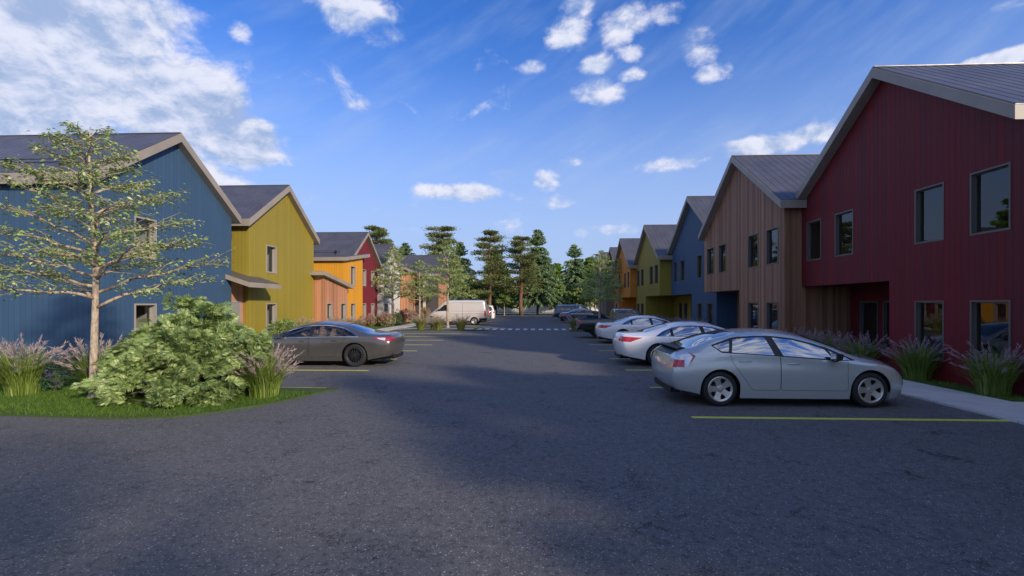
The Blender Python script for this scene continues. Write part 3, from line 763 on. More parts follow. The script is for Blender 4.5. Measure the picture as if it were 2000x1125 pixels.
def rnd(poly, r, seg=3):
    out = []; n = len(poly)
    for i in range(n):
        p0 = Vector(poly[i-1]); p = Vector(poly[i]); p1 = Vector(poly[(i+1) % n])
        a = p+(p0-p).normalized()*min(r, (p0-p).length*.45); b = p+(p1-p).normalized()*min(r, (p1-p).length*.45)
        for k in range(seg+1):
            t = k/seg
            q = a*(1-t)**2+p*2*t*(1-t)+b*t*t; out.append((q.x, q.y))
    return out
def carve(bm, poly, ax, cond, setter):
    I = {'y': (0, 2), 'z': (0, 1), 'x': (1, 2)}[ax]
    K = {'y': 1, 'z': 2, 'x': 0}[ax]
    n = len(poly)
    for i in range(n):
        p = poly[i]; q = poly[(i+1) % n]
        lo0, hi0 = min(p[0], q[0])-1e-4, max(p[0], q[0])+1e-4; lo1, hi1 = min(p[1], q[1])-1e-4, max(p[1], q[1])+1e-4
        fs = []
        for f in bm.faces:
            a = [v.co[I[0]] for v in f.verts]
            if max(a) < lo0 or min(a) > hi0: continue
            b = [v.co[I[1]] for v in f.verts]
            if max(b) < lo1 or min(b) > hi1: continue
            if cond(f.calc_center_median(), f.normal): fs.append(f)
        if not fs: continue
        ed = Vector((q[0]-p[0], q[1]-p[1])); no = Vector((-ed.y, ed.x)).normalized()
        co3 = [0, 0, 0]; co3[I[0]] = p[0]; co3[I[1]] = p[1]; n3 = [0, 0, 0]; n3[I[0]] = no.x; n3[I[1]] = no.y
        geom = set(fs)
        for f in fs: geom.update(f.edges); geom.update(f.verts)
        bmesh.ops.bisect_plane(bm, geom=list(geom), dist=2e-4, plane_co=co3, plane_no=n3)
        bm.normal_update()
    for f in bm.faces: f.normal_update()
    for f in bm.faces:
        c = f.calc_center_median()
        if pip(c[I[0]], c[I[1]], poly) and cond(c, f.normal): setter(f, c)

def loft(sp):
    L = sp['L']; xr, xf = -L/2, L/2
    rows = ['sill', 'low', 'belt', 'edge']
    fy = {r: pchip(sp[r][0]) for r in rows}; fz = {r: pchip(sp[r][1]) for r in rows}
    ft = pchip(sp['top']); fp = pchip(sp.get('p', [(0, 2.3)]))
    dr = dict(zip(rows+['top'], sp['dr'])); df = dict(zip(rows+['top'], sp['df']))
    Rr, kr, Rf, kf = sp['taper']
    n = sp.get('n', 76); xs = []
    for i in range(n+1):
        t = i/n; u = .5-.5*math.cos(PI*t); xs.append(xr+L*(0.45*t+.55*u))
    for e in sp.get('xtra', []): xs.append(e)
    xs = sorted(set(round(x, 4) for x in xs))
    A1, A2, B = 12, 7, 11
    rings = []
    for x in xs:
        tp = 1.0
        if x < xr+Rr: tp = 1-kr*(1-math.sqrt(max(0, 1-((xr+Rr-x)/Rr)**2)))
        if x > xf-Rf: tp = 1-kf*(1-math.sqrt(max(0, 1-((x-xf+Rf)/Rf)**2)))
        ar = sstep((xr+.9-x)/.9); af = sstep((x-xf+.9)/.9)
        C = {}
        for r in rows: C[r] = Vector((x+dr[r]*ar+df[r]*af, fy[r](x)*tp, fz[r](x)))
        top = Vector((x+dr['top']*ar+df['top']*af, 0, ft(x)))
        side = []
        P0, P1, P2, P3 = C['sill'], C['low'], C['belt'], C['edge']
        tm = .38
        for k in range(A1+1):
            t = k/A1
            l0 = (t-tm)*(t-1)/((0-tm)*(0-1)); l1 = t*(t-1)/(tm*(tm-1)); l2 = t*(t-tm)/(1*(1-tm))
            side.append(P0*l0+P1*l1+P2*l2)
        for k in range(1, A2+1):
            t = k/A2; q = P2.lerp(P3, t); q.y += sp.get('bow', .018)*4*t*(1-t)*min(1, (P3.z-P2.z)/.3); side.append(q)
        tops = []; p = fp(x)
        for k in range(1, B+1):
            s_ = (k/B)**1.35
            y = P3.y*(1-s_); zt = P3.z+(top.z-P3.z)*(1-(1-s_)**p)
            tops.append(Vector((P3.x+(top.x-P3.x)*s_, y, zt)))
        rings.append((side, tops))
    bm = bmesh.new(); V = []
    for side, tops in rings:
        right = [bm.verts.new(p) for p in side+tops]
        left = [bm.verts.new((p.x, -p.y, p.z)) for p in side+tops[:-1]]
        V.append((right, left))
    K = len(rings[0][0])+len(rings[0][1])
    def idx(i, k, s):
        if s == 0 or k == K-1: return V[i][0][k]
        return V[i][1][k]
    for i in range(len(V)-1):
        for k in range(K-1):
            bm.faces.new((idx(i, k, 0), idx(i+1, k, 0), idx(i+1, k+1, 0), idx(i, k+1, 0)))
            bm.faces.new((idx(i, k, 1), idx(i, k+1, 1), idx(i+1, k+1, 1), idx(i+1, k, 1)))
    A = A1+A2
    for end, i in ((-1, 0), (1, len(V)-1)):
        side, tops = rings[i]; bul = sp['bulge'][0 if end < 0 else 1]
        grid = {}
        ye = side[A].y
        for a in range(A+1):
            for b in range(B+1):
                for s in (0, 1):
                    if b == 0: grid[a, b, s] = idx(i, a, s); continue
                    if a == A: grid[a, b, s] = idx(i, A+b, s); continue
                    if b == B and s == 1: grid[a, b, 1] = grid[a, b, 0]; continue
                    fr_ = tops[b-1].y/ye; sa = side[a]
                    z = sa.z+(tops[b-1].z-side[A].z)*(a/A)**3
                    x = sa.x+(tops[b-1].x-side[A].x)*(a/A)**2+end*bul*(1-fr_*fr_)*(1-(a/A)**4)
                    grid[a, b, s] = bm.verts.new((x, (1 if s == 0 else -1)*sa.y*fr_, z))
        for a in range(A):
            for b in range(B):
                for s in (0, 1):
                    q = [grid[a, b, s], grid[a+1, b, s], grid[a+1, b+1, s], grid[a, b+1, s]]
                    if len(set(q)) >= 3:
                        try: bm.faces.new(list(dict.fromkeys(q)))
                        except ValueError: pass
    bmesh.ops.recalc_face_normals(bm, faces=bm.faces[:])
    c = Vector((0, 0, .8)); s_ = sum(1 if (f.calc_center_median()-c).dot(f.normal) > 0 else -1 for f in bm.faces)
    if s_ < 0: bmesh.ops.reverse_faces(bm, faces=bm.faces[:])
    return bm

def make_wheel(style, r, wd, root, rimmat):
    """wheel centred on its own origin, outer face towards -y"""
    h = wd/2
    m = MB()
    m.lathe([(0.0, -h+.075), (.13, -h+.075), (.135, -h+.10), (.0, -h+.10)], 'y', seg=28)
    m.lathe([(r*.70, -h+.02), (r*.695, h-.02), (0, h-.03)], 'y', seg=36)
    wh = m.build('wheel', M['disc'] if style != 'steel' else M['black'], root, smooth=False)
    t = MB(); ri = r*.70
    t.lathe([(ri, -h+.012), (ri+.02, -h+.002), (r*.84, -h-.003), (r*.93, -h+.006), (r*.975, -h+.022), (r, -h+.045), (r, h-.045), (r*.975, h-.02), (r*.9, h), (ri, h-.01)], 'y', seg=56, close=True)
    for q in (-.045, 0, .045): pass
    t.build('tyre', M['rubber'], wh, smooth=True)
    k = MB(); ro = ri+.006
    yf = -h+.008
    # rim lip and spokes
    k.lathe([(ro, yf+.03), (ro, yf), (ro-.010, yf-.004), (ro-.026, yf+.004), (ro-.032, yf+.04)], 'y', seg=56)
    def spoke(ang, w0, w1, r0, r1, y0=.03, y1=.004, th=.02):
        c, s = math.cos(ang), math.sin(ang)
        def P(rr, ww, y): return (c*rr-s*ww, yf+y, s*rr+c*ww)
        a = [P(r0, -w0, y0), P(r0, w0, y0), P(r1, w1, y1), P(r1, -w1, y1)]
        b = [P(r0, -w0, y0+th), P(r0, w0, y0+th), P(r1, w1, y1+th), P(r1, -w1, y1+th)]
        k.hexa(a, b)
    if style == 'five':
        k.lathe([(0, yf+.008), (.032, yf+.009), (.036, yf+.018), (.075, yf+.022), (.085, yf+.05)], 'y', seg=32)
        for i in range(5):
            a = PI/2+i*2*PI/5+.31
            spoke(a, .050, .050, .05, ro*.62, .022, .013)
            spoke(a, .049, .084, ro*.60, ro-.012, .0132, .003)
        k.lathe([(ro-.02, yf+.003), (ro*.83, yf+.009), (ro*.83, yf+.03)], 'y', seg=56)
        for i in range(5):
            a = PI/2+i*2*PI/5
            k.lathe([(0, 0), (.010, 0), (.011, .006)], 'y', (math.cos(a)*.042, yf+.006, math.sin(a)*.042), 8)
    elif style == 'ten':
        k.lathe([(0, yf+.014), (.05, yf+.016), (.062, yf+.05)], 'y', seg=24)
        for i in range(5):
            a = PI/2+i*2*PI/5
            spoke(a-.16, .013, .021, .045, ro-.01, .022, .004); spoke(a+.16, .013, .021, .045, ro-.01, .022, .004)
    elif style == 'multi':
        k.lathe([(0, yf+.02), (.04, yf+.022), (.055, yf+.05)], 'y', seg=24)
        for i in range(15): spoke(PI/2+i*2*PI/15, .0075, .012, .04, ro-.008, .026, .004)
    elif style == 'steel':
        k.lathe([(0, yf+.03), (.07, yf+.03), (.085, yf+.045), (.13, yf+.02), (.17, yf+.035), (ro-.02, yf+.012), (ro-.01, yf+.02)], 'y', seg=32)
    else:
        k.lathe([(0, yf+.014), (.06, yf+.016), (.075, yf+.05)], 'y', seg=24)
        for i in range(6): spoke(PI/2+i*2*PI/6, .026, .040, .05, ro-.01, .022, .004)
    k.build('rim', M[rimmat], wh, smooth=False)
    return wh

def make_car(name, label, sp, pm, loc, rz, group=None, cat='car'):
    root = empty(name, loc, rz, label, cat, group)
    bm = loft(sp)
    lay = bm.faces.layers.int.new('t')
    keys = {}
    def key(k):
        if k not in keys: keys[k] = len(keys)+1
        return keys[k]
    zmin = sp.get('zmin', 0)
    for op in sp['ops']:
        polys = [op['p']] if not op.get('mir') else [op['p'], [(-a, b) for a, b in op['p']]]
        for poly in polys:
            ax = op['ax']
            if ax == 'y': cond = lambda c, n, t=op.get('t', .2): abs(n.y) > t
            elif ax == 'z': cond = lambda c, n: n.z > .12 and c.z > .55
            else:
                sgx = op.get('end', -1)
                cond = lambda c, n, s=sgx: n.x*s > .55 and c.x*s > sp['L']/2-.75
            def setter(f, c, op=op):
                if op['m'] is None: f[lay] = -1
                elif op['m'] == 'seam':
                    if f[lay] == 0: f[lay] = -2
                else:
                    side = 0 if not op.get('lr', True) else (1 if c.y > 0 else 2)
                    f[lay] = key((op['n'], side, op['m'], op.get('id', 0), op.get('par')))
            carve(bm, poly, ax, cond, setter)
    r = sp['wr']; ax_ = sp['axles']
    for x in ax_:
        arc = [(x+(r+.045)*math.cos(a), r+.005+(r+.045)*math.sin(a)) for a in [PI*k/14 for k in range(15)]]
        arc = [(x+r+.045, .0)]+arc+[(x-r-.045, .0)]
        carve(bm, arc, 'y', lambda c, n: abs(c.y) > .45 and c.z < 1.0 and abs(n.y) > .05, lambda f, c: f.__setitem__(lay, -1))
        lip = [(x+(r+.062)*math.cos(a), r+.005+(r+.062)*math.sin(a)) for a in [PI*k/14 for k in range(15)]]
    bmesh.ops.delete(bm, geom=[f for f in bm.faces if f[lay] == -1], context='FACES')
    names = {v: k for k, v in keys.items()}
    groups = {}
    for f in bm.faces: groups.setdefault(f[lay], []).append(f)
    objs = {}
    def extract(faces, nm, mats, par, push=0.0, seamtag=False):
        vm = {}; vs = []; fs = []; mi = []
        for f in faces:
            row = []
            for v in f.verts:
                if v.index not in vm: vm[v.index] = len(vs); vs.append((v.co-v.normal*push)[:])
                row.append(vm[v.index])
            fs.append(row); mi.append(1 if (seamtag and f[lay] == -2) else 0)
        me = bpy.data.meshes.new(nm); me.from_pydata(vs, [], fs)
        for m_ in mats: me.materials.append(m_)
        me.polygons.foreach_set('material_index', mi); me.polygons.foreach_set('use_smooth', [True]*len(fs)); me.update()
        o = bpy.data.objects.new(nm, me); COL.objects.link(o); o.parent = par
        return o
    bm.verts.index_update(); bm.normal_update()
    body = extract(groups.get(0, [])+groups.get(-2, []), 'body', [M[pm], M['black']], root, 0, True)
    for tg in sorted(k for k in groups if k > 0):
        nm, side, mat, idn, par = names[tg]
        p = objs.get((par, side), root) if par else root
        mk = pm if mat == 'PAINT' else mat
        o = extract(groups[tg], nm, [M[mk]], p, .006 if 'glass' in mk else 0)
        objs[(nm+str(idn), side)] = o
    bm.free()
    # underbody and wheel wells
    u = MB(); zz = sp['floor']; Wd = sp['W']/2-.05
    u.box(-sp['L']/2+.35, sp['L']/2-.35, -Wd+.17, Wd-.17, zz-.03, zz+.03)
    for x in ax_:
        for s in (-1, 1):
            n = 14; vs = []
            for k in range(n+1):
                a = PI*k/n
                for y in (s*(Wd+.0), s*(Wd-.32)): vs.append((x+(r+.05)*math.cos(a), y, r+(r+.05)*math.sin(a)))
            u.add(vs, [(2*k, 2*k+1, 2*k+3, 2*k+2) for k in range(n)])
            u.box(x-r-.05, x+r+.05, s*(Wd-.33)-.005, s*(Wd-.33)+.005, .2, 2*r+.04)
    u.build('underbody', M['black'], root)
    wh = None
    for x in ax_:
        for s in (-1, 1):
            y = s*(sp['W']/2-sp['wi']-sp['ww']/2)
            if wh is None: wh = make_wheel(sp['style'], r, sp['ww'], root, sp.get('rimmat', 'rim')); w_ = wh
            else:
                w_ = copy_tree(wh, root)
            w_.location = (x, y, r); w_.rotation_euler = (0, random.uniform(0, 1) if sp['style'] != 'five' else 0, 0)
            if s > 0: w_.rotation_euler = (0, 0, PI)
    # cabin
    if sp.get('cabin', True):
        c = MB(); x0, x1, zb = sp['cab']; yw = sp['W']/2-.2
        c.box(x0, x1, -yw, yw, zb-.45, zb-.40)
        c.box(x1-.15, x1+.12, -yw, yw, zb-.4, zb-.02)
        c.box(x0, x0+.1, -yw, yw, zb-.4, zb-.06)
        c.build('dashboard', M['black'], root)
        for (sx, ys) in ((x0+.62, (-.36, .36)), (x1-1.18, (-.36, .36))):
            for y in ys:
                b_ = MB(); wz = .24
                b_.prism([(sx, zb-.38), (sx-.16, zb+.26), (sx-.05, zb+.28), (sx+.13, zb-.34), (sx+.5, zb-.32), (sx+.5, zb-.4)], 'y', y-wz, y+wz)
                b_.box(sx-.21, sx-.10, y-.12, y+.12, zb+.29, zb+.44)
                b_.build('seat', M[sp.get('seatm', 'seatm')], root, bevel=.02)
        tw = MB(); xw = x1-.42
        pts = [(xw+.09*math.cos(a), .36+.19*math.sin(a), zb+.0+.16*math.cos(a)) for a in [2*PI*k/20 for k in range(21)]]
        tw.tube(pts, .014, 6); tw.tube([(xw+.25, .36, zb-.12), (xw, .36, zb)], .03, 6); tw.build('steering_wheel', M['black'], root)
    for (x, z, l) in sp.get('handles', []):
        for s in (-1, 1):
            y = s*surf_y(sp, x, z)
            m = MB()
            m.tube([(x-l/2, y+s*.004, z), (x-l/2+.03, y+s*.026, z+.004), (x, y+s*.032, z+.006), (x+l/2-.03, y+s*.026, z+.004), (x+l/2, y+s*.004, z)], [.012, .013, .014, .013, .012], 8)
            m.build('door_handle', M[pm if not sp.get('hm') else sp['hm']], root, smooth=True)
    if 'mirror' in sp:
        x, z = sp['mirror']
        for s in (-1, 1):
            y = s*(surf_y(sp, x, z))
            m = MB()
            m.prism(rnd([(-.055, -.075), (.05, -.06), (.075, .055), (-.055, .07)], .03), 'y', -.095, .095)
            o = m.build('wing_mirror', M[sp.get('mirmat') or pm], root, bevel=.02); o.location = (x, y+s*.12, z+.05)
            m = MB(); m.box(-.02, .03, -.06, .06, -.075, -.04); a_ = m.build('mirror_arm', M['black'], o); a_.location = (.0, -s*.08, -.02)
            m = MB(); m.box(-.062, -.057, -.075, .075, -.055, .055); m.build('mirror_glass', M['chrome'], o)
    for f in sp.get('extra', []): f(root, sp, pm)
    if sp.get('zk'): squash(root, sp['zk'])
    return root
def squash(root, k, z0=.7):
    """lower the cabin: heights above z0 are scaled by k"""
    def walk(o):
        if o.type == 'MESH' and not o.name.startswith(('wheel', 'tyre', 'rim')):
            if abs(o.location.z) > .01: o.location.z = z0+(o.location.z-z0)*k if o.location.z > z0 else o.location.z
            else:
                for v in o.data.vertices:
                    if v.co.z > z0: v.co.z = z0+(v.co.z-z0)*k
        for c in bpy.data.objects:
            if c.parent == o and not (abs(o.location.z) > .01 and o.type == 'MESH'): walk(c)
    walk(root)
def surf_y(sp, x, z):
    C = [(pchip(sp[r][0])(x), pchip(sp[r][1])(x)) for r in ('sill', 'low', 'belt', 'edge')]
    if z >= C[2][1]:
        t = min(1, (z-C[2][1])/max(.01, C[3][1]-C[2][1])); return C[2][0]+(C[3][0]-C[2][0])*t+sp.get('bow', .018)*4*t*(1-t)
    tm = .38; best = C[1][0]; bd = 9
    for k in range(41):
        t = k/40; l0 = (t-tm)*(t-1)/(tm); l1 = t*(t-1)/(tm*(tm-1)); l2 = t*(t-tm)/(1-tm)
        zz = C[0][1]*l0+C[1][1]*l1+C[2][1]*l2
        if abs(zz-z) < bd: bd = abs(zz-z); best = C[0][0]*l0+C[1][0]*l1+C[2][0]*l2
    return best
def op(n, ax, p, m, **k):
    return dict(n=n, ax=ax, p=p, m=m, **k)

# ----- hatchback
doorF = rnd([(-.21, .30), (-.21, .98), (-.285, 1.36), (.05, 1.32), (.70, 1.13), (1.02, .93), (.98, .60), (1.00, .30)], .06)
doorR = rnd([(-.212, .30), (-.212, .98), (-.287, 1.37), (-.98, 1.34), (-1.13, 1.02), (-1.08, .80), (-.86, .50), (-.72, .30)], .06)
def hatch_extra(root, sp, pm):
    m = MB()   # rear wing
    n = 14; vs = []; fs = []
    prof = [(.05, .018), (-.06, .022), (-.105, .006), (-.10, -.03), (-.02, -.04), (.05, -.02)]
    for i in range(n+1):
        y = -.60+1.20*i/n; c = 1-(y/.60)**2
        for (dx, dz) in prof: vs.append((-1.955+dx-.06*c+.04, y, 1.078+dz+.035*c))
    k = len(prof)
    for i in range(n):
        for j in range(k): fs.append((i*k+j, i*k+(j+1) % k, (i+1)*k+(j+1) % k, (i+1)*k+j))
    fs.append(tuple(range(k))); fs.append(tuple(n*k+j for j in range(k)))
    m.add(vs, fs); m.build('spoiler', M['black'], root, smooth=True)
    m = MB(); m.box(-2.165, -2.145, -.26, .26, .64, .76); m.build('number_plate', M['plate'], root)
    m = MB(); m.lathe([(0, 0), (.045, .004), (.05, .012)], 'y', seg=20)
    o = m.build('badge', M['clear'], root); o.rotation_euler = (0, 0, -PI/2); o.location = (-2.10, 0, .875)
    m = MB(); m.prism([(-.55, .20), (.55, .20), (.60, .31), (-.60, .31)], 'x', -2.13, -1.95)
    m.build('lower_bumper', M['black'], root)
W_ = .873
PRIUS = dict(L=4.28, W=1.745, wr=.318, ww=.20, wi=.015, axles=(-1.30, 1.40), style='five', floor=.19, cab=(-1.3, 1.1, .95), taper=(.36, .14, .62, .34), bulge=(.05, .12), hm=None,
  sill=([(-2.23, .80), (-1.6, .82), (0, .825), (1.6, .82), (2.23, .78)], [(-2.23, .30), (-1.8, .24), (-1.5, .165), (0, .15), (1.7, .155), (2.23, .17)]),
  low=([(-2.23, .86), (-1.3, .872), (0, .868), (1.4, .872), (2.23, .84)], [(-2.23, .50), (-1.3, .48), (0, .44), (1.4, .44), (2.23, .36)]),
  belt=([(-2.23, .80), (-1.7, .825), (-1.2, .84), (0, .845), (.9, .835), (1.4, .82), (1.8, .78), (2.23, .66)], [(-2.23, .955), (-1.8, .985), (-1.2, .985), (-.3, .945), (.7, .868), (1.2, .825), (1.6, .785), (1.9, .72), (2.23, .60)]),
  edge=([(-2.23, .62), (-1.95, .64), (-1.6, .64), (-.9, .60), (0, .59), (.5, .61), (1.0, .69), (1.35, .70), (1.8, .60), (2.23, .48)], [(-2.23, 1.06), (-1.95, 1.10), (-1.6, 1.19), (-1.2, 1.31), (-.8, 1.385), (-.4, 1.41), (0, 1.385), (.4, 1.29), (.8, 1.125), (1.15, .965), (1.35, .90), (1.7, .83), (2.0, .75), (2.23, .64)]),
  top=[(-2.23, 1.09), (-1.95, 1.13), (-1.6, 1.245), (-1.2, 1.375), (-.8, 1.46), (-.4, 1.49), (0, 1.475), (.4, 1.40), (.8, 1.255), (1.2, 1.05), (1.4, .96), (1.7, .905), (2.0, .82), (2.23, .70)],
  dr=(.07, -.01, .07, .19, .19), df=(-.03, .02, -.03, -.06, -.02),
  handles=[(-.86, .845, .21), (.02, .80, .21)], mirror=(.74, .91), mirmat='black', extra=[hatch_extra],
  ops=[op('s', 'y', doorF, 'seam'), op('door', 'y', offset(doorF, -.007), 'PAINT', id=1), op('s', 'y', doorR, 'seam'), op('door', 'y', offset(doorR, -.007), 'PAINT', id=2),
       op('pillar_trim', 'y', rnd([(-1.43, 1.165), (-1.02, 1.325), (-.6, 1.365), (-.25, 1.36), (.1, 1.315), (.45, 1.215), (.75, 1.10), (1.18, .868), (.80, .862), (-.2, .945), (-1.10, 1.005), (-1.27, 1.015)], .03, 2), 'black'),
       op('window', 'y', rnd([(-1.395, 1.155), (-1.06, 1.275), (-1.13, 1.04), (-1.26, 1.045)], .02, 2), 'carglass_r', id=1),
       op('window', 'y', rnd([(-1.0, 1.295), (-.6, 1.34), (-.40, 1.338), (-.30, .975), (-1.08, 1.025)], .02, 2), 'carglass_r', id=2),
       op('window', 'y', rnd([(-.27, 1.335), (.1, 1.285), (.45, 1.185), (.66, 1.10), (.76, .893), (-.15, .962)], .02, 2), 'carglass_r', id=3),
       op('window', 'y', [(.705, 1.085), (1.10, .882), (.80, .885)], 'carglass_r', id=4),
       op('tail_light', 'y', rnd([(-2.4, 1.075), (-1.96, 1.06), (-1.74, .95), (-1.90, .72), (-2.4, .69)], .02), 'clear'), op('tail_light', 'x', rnd([(.735, .69), (1.0, .69), (1.0, 1.075), (.70, 1.07)], .02), 'clear', mir=True),
       op('brake_lamp', 'y', [(-2.4, .865), (-1.945, .865), (-1.955, .715), (-2.4, .700)], 'redlamp'), op('brake_lamp', 'x', [(.75, .700), (1.0, .700), (1.0, .865), (.745, .865)], 'redlamp', mir=True),
       op('side_marker', 'y', [(-1.86, 1.02), (-1.74, .95), (-1.87, .76), (-1.80, .93)], 'reddark'),
       op('headlight', 'y', rnd([(1.52, .80), (1.85, .745), (2.4, .64), (2.4, .52), (1.98, .60), (1.72, .70)], .03), 'clear', t=.05), op('headlight', 'z', rnd([(1.55, .60), (1.55, .95), (2.4, .95), (2.4, .50), (2.02, .52)], .04), 'clear', mir=True),
       op('rear_window', 'z', rnd([(-.92, -.50), (-.92, .50), (-1.88, .565), (-1.88, -.565)], .06), 'carglass_r', lr=False),
       op('windscreen', 'z', rnd([(.34, -.53), (.34, .53), (1.24, .64), (1.32, .3), (1.34, 0), (1.32, -.3), (1.24, -.64)], .06), 'carglass_r', lr=False),
       op('lower_rear_window', 'x', rnd([(-.52, .94), (.52, .94), (.53, 1.06), (-.53, 1.06)], .03), 'black', lr=False)])

# ----- saloon
def arch_pts(x0, x1, zb0, zb1, up):
    return [(x0, zb0)]+up+[(x1, zb1)]
up = [(-1.22, 1.10), (-.98, 1.215), (-.70, 1.285), (-.40, 1.315), (-.05, 1.31), (.25, 1.265), (.55, 1.175), (.85, 1.055)]
dF = rnd([(.0, .30), (.0, .95), (-.04, 1.34), (.28, 1.295), (.60, 1.195), (1.14, .90), (1.02, .62), (1.04, .30)], .06)
dR = rnd([(-.002, .30), (-.002, .95), (-.042, 1.34), (-.42, 1.345), (-.74, 1.315), (-1.0, 1.24), (-1.10, .95), (-1.04, .74), (-.86, .5), (-.80, .30)], .06)
win_out = arch_pts(-1.45, 1.12, .945, .905, up)
def sedan_extra(root, sp, pm):
    m = MB(); m.box(-2.505, -2.49, -.26, .26, .70, .82); m.build('number_plate', M['plate'], root)
    m = MB(); m.prism([(-.50, .20), (.50, .20), (.56, .33), (-.56, .33)], 'x', -2.46, -2.2); m.build('lower_bumper', M['black'], root)
    if sp.get('lipm'):
        m = MB(); m.tube([(-2.41, -.62, .965), (-2.46, -.3, .985), (-2.475, 0, .99), (-2.46, .3, .985), (-2.41, .62, .965)], .012, 6); m.build('boot_trim', M['chrome'], root)
def sedan(style, rimmat, glassk, tail, tmat, seat, lip=False, wr=.335):
    return dict(L=4.92, W=1.855, wr=wr, ww=.215, wi=.012, axles=(-1.40, 1.43), style=style, rimmat=rimmat, floor=.19, cab=(-1.15, 1.0, .93), taper=(.50, .20, .80, .40), bulge=(.10, .15), seatm=seat, lipm=lip,
  sill=([(-2.46, .82), (-1.6, .86), (0, .875), (1.6, .86), (2.46, .80)], [(-2.46, .31), (-2.0, .24), (-1.6, .18), (0, .17), (1.7, .18), (2.46, .20)]),
  low=([(-2.46, .90), (-1.4, .928), (0, .918), (1.4, .926), (2.46, .88)], [(-2.46, .55), (-1.4, .52), (0, .46), (1.4, .48), (2.46, .42)]),
  belt=([(-2.46, .82), (-2.0, .86), (-1.2, .89), (0, .895), (.9, .885), (1.6, .86), (2.1, .80), (2.46, .68)], [(-2.46, .91), (-1.9, .945), (-1.3, .935), (-.3, .915), (.7, .89), (1.2, .86), (1.8, .78), (2.15, .70), (2.46, .58)]),
  edge=([(-2.46, .68), (-1.95, .70), (-1.6, .69), (-1.1, .61), (-.5, .585), (.2, .59), (.8, .67), (1.2, .73), (1.8, .68), (2.46, .50)], [(-2.46, .985), (-2.0, 1.005), (-1.75, 1.03), (-1.45, 1.10), (-1.05, 1.25), (-.6, 1.355), (-.2, 1.375), (.2, 1.335), (.6, 1.21), (.95, 1.05), (1.2, .935), (1.45, .895), (1.8, .825), (2.15, .74), (2.46, .60)]),
  top=[(-2.46, 1.03), (-2.0, 1.055), (-1.78, 1.075), (-1.45, 1.20), (-1.05, 1.345), (-.6, 1.44), (-.2, 1.465), (.2, 1.43), (.6, 1.31), (.95, 1.13), (1.2, 1.02), (1.45, .965), (1.8, .90), (2.15, .81), (2.46, .64)],
  dr=(.08, .0, .02, .05, .05), df=(-.10, 0, -.03, -.05, -.02), handles=[(-.80, .80, .2), (.18, .78, .2)], mirror=(.86, .93), extra=[sedan_extra],
  ops=[op('s', 'y', dF, 'seam'), op('door', 'y', offset(dF, -.007), 'PAINT', id=1), op('s', 'y', dR, 'seam'), op('door', 'y', offset(dR, -.007), 'PAINT', id=2),
       op('window_trim', 'y', offset(win_out, .022), 'chrome'), op('pillar_trim', 'y', offset(win_out, -.002), 'black'),
       op('window', 'y', rnd([(-1.40, .955), (-1.215, 1.08), (-1.02, 1.175), (-1.03, .955)], .01, 2), glassk, id=1),
       op('window', 'y', rnd([(-.94, .955), (-.94, 1.21), (-.70, 1.265), (-.40, 1.293), (-.15, 1.292), (-.09, .945)], .02, 2), glassk, id=2),
       op('window', 'y', rnd([(.02, .940), (-.03, 1.285), (.25, 1.24), (.55, 1.15), (.82, 1.04), (1.04, .925)], .015, 2), glassk, id=3),
       ]+tail+[
       op('headlight', 'y', rnd([(1.85, .77), (2.2, .68), (2.5, .56), (2.5, .49), (2.2, .56), (1.95, .66)], .03), 'clear', t=.1),
       op('rear_window', 'z', rnd([(-1.0, -.47), (-1.0, .47), (-1.72, .575), (-1.80, .3), (-1.82, 0), (-1.80, -.3), (-1.72, -.575)], .05), 'carglass_r', lr=False),
       op('windscreen', 'z', rnd([(.28, -.52), (.28, .52), (1.14, .66), (1.24, .3), (1.26, 0), (1.24, -.3), (1.14, -.66)], .06), 'carglass_r', lr=False)])
tailA = [op('tail_light', 'y', rnd([(-2.6, .93), (-2.2, .92), (-1.86, .90), (-2.1, .80), (-2.22, .74), (-2.6, .76)], .02), 'redlamp'), op('tail_light', 'x', rnd([(.60, .80), (.99, .72), (.99, .93), (.50, .93)], .02), 'redlamp', mir=True)]
tailB = [op('tail_light', 'y', rnd([(-2.6, .91), (-2.25, .93), (-1.88, .905), (-2.0, .86), (-2.25, .78), (-2.6, .77)], .03), 'reddark'), op('tail_light', 'x', rnd([(.62, .80), (.99, .77), (.99, .91), (.60, .87)], .02), 'reddark', mir=True),
         op('reversing_lamp', 'y', rnd([(-2.30, .895), (-2.05, .90), (-2.12, .85), (-2.30, .80)], .02), 'clear')]
PRIUS['zk'] = .87
make_car('hatchback_car', 'pale silver green five door hatchback parked nearest on the right', PRIUS, 'p_silver', (4.68, 9.44, 0), 0).scale = (.98, 1, 1)
PRIUS['zk'] = None
SA = sedan('ten', 'rim', 'carglass_r', tailA, 'redlamp', 'seatm'); SA['zk'] = .84
m1 = make_car('sedan_car', 'white four door sedan parked on the right just beyond the silver hatchback', SA, 'p_white', (5.13, 14.85, 0), 0, 'white sedans on the right')
m2 = copy_tree(m1); m2.location = (5.62, 22.85, 0)
m2['label'] = 'white four door sedan parked between the nearer white sedan and the dark pickup truck'
SB = sedan('multi', 'rim_dk', 'carglass', tailB, 'reddark', 'tan', True, .34); SB['zk'] = .84
for o_ in SB['ops']:
    if o_['n'] in ('rear_window', 'windscreen'): o_['m'] = 'carglass_r'
make_car('sedan_car', 'charcoal grey sedan with a driver inside parked on the left before the olive house', SB, 'p_char', (-6.70, 14.45, 0), PI)
SC = sedan('ten', 'rim_dk', 'carglass', tailA, 'redlamp', 'seatm')
make_car('sedan_car', 'dark blue sedan with red tail lights parked beyond the pickup on the right', SC, 'p_blue', (5.22, 47.0, 0), 0)

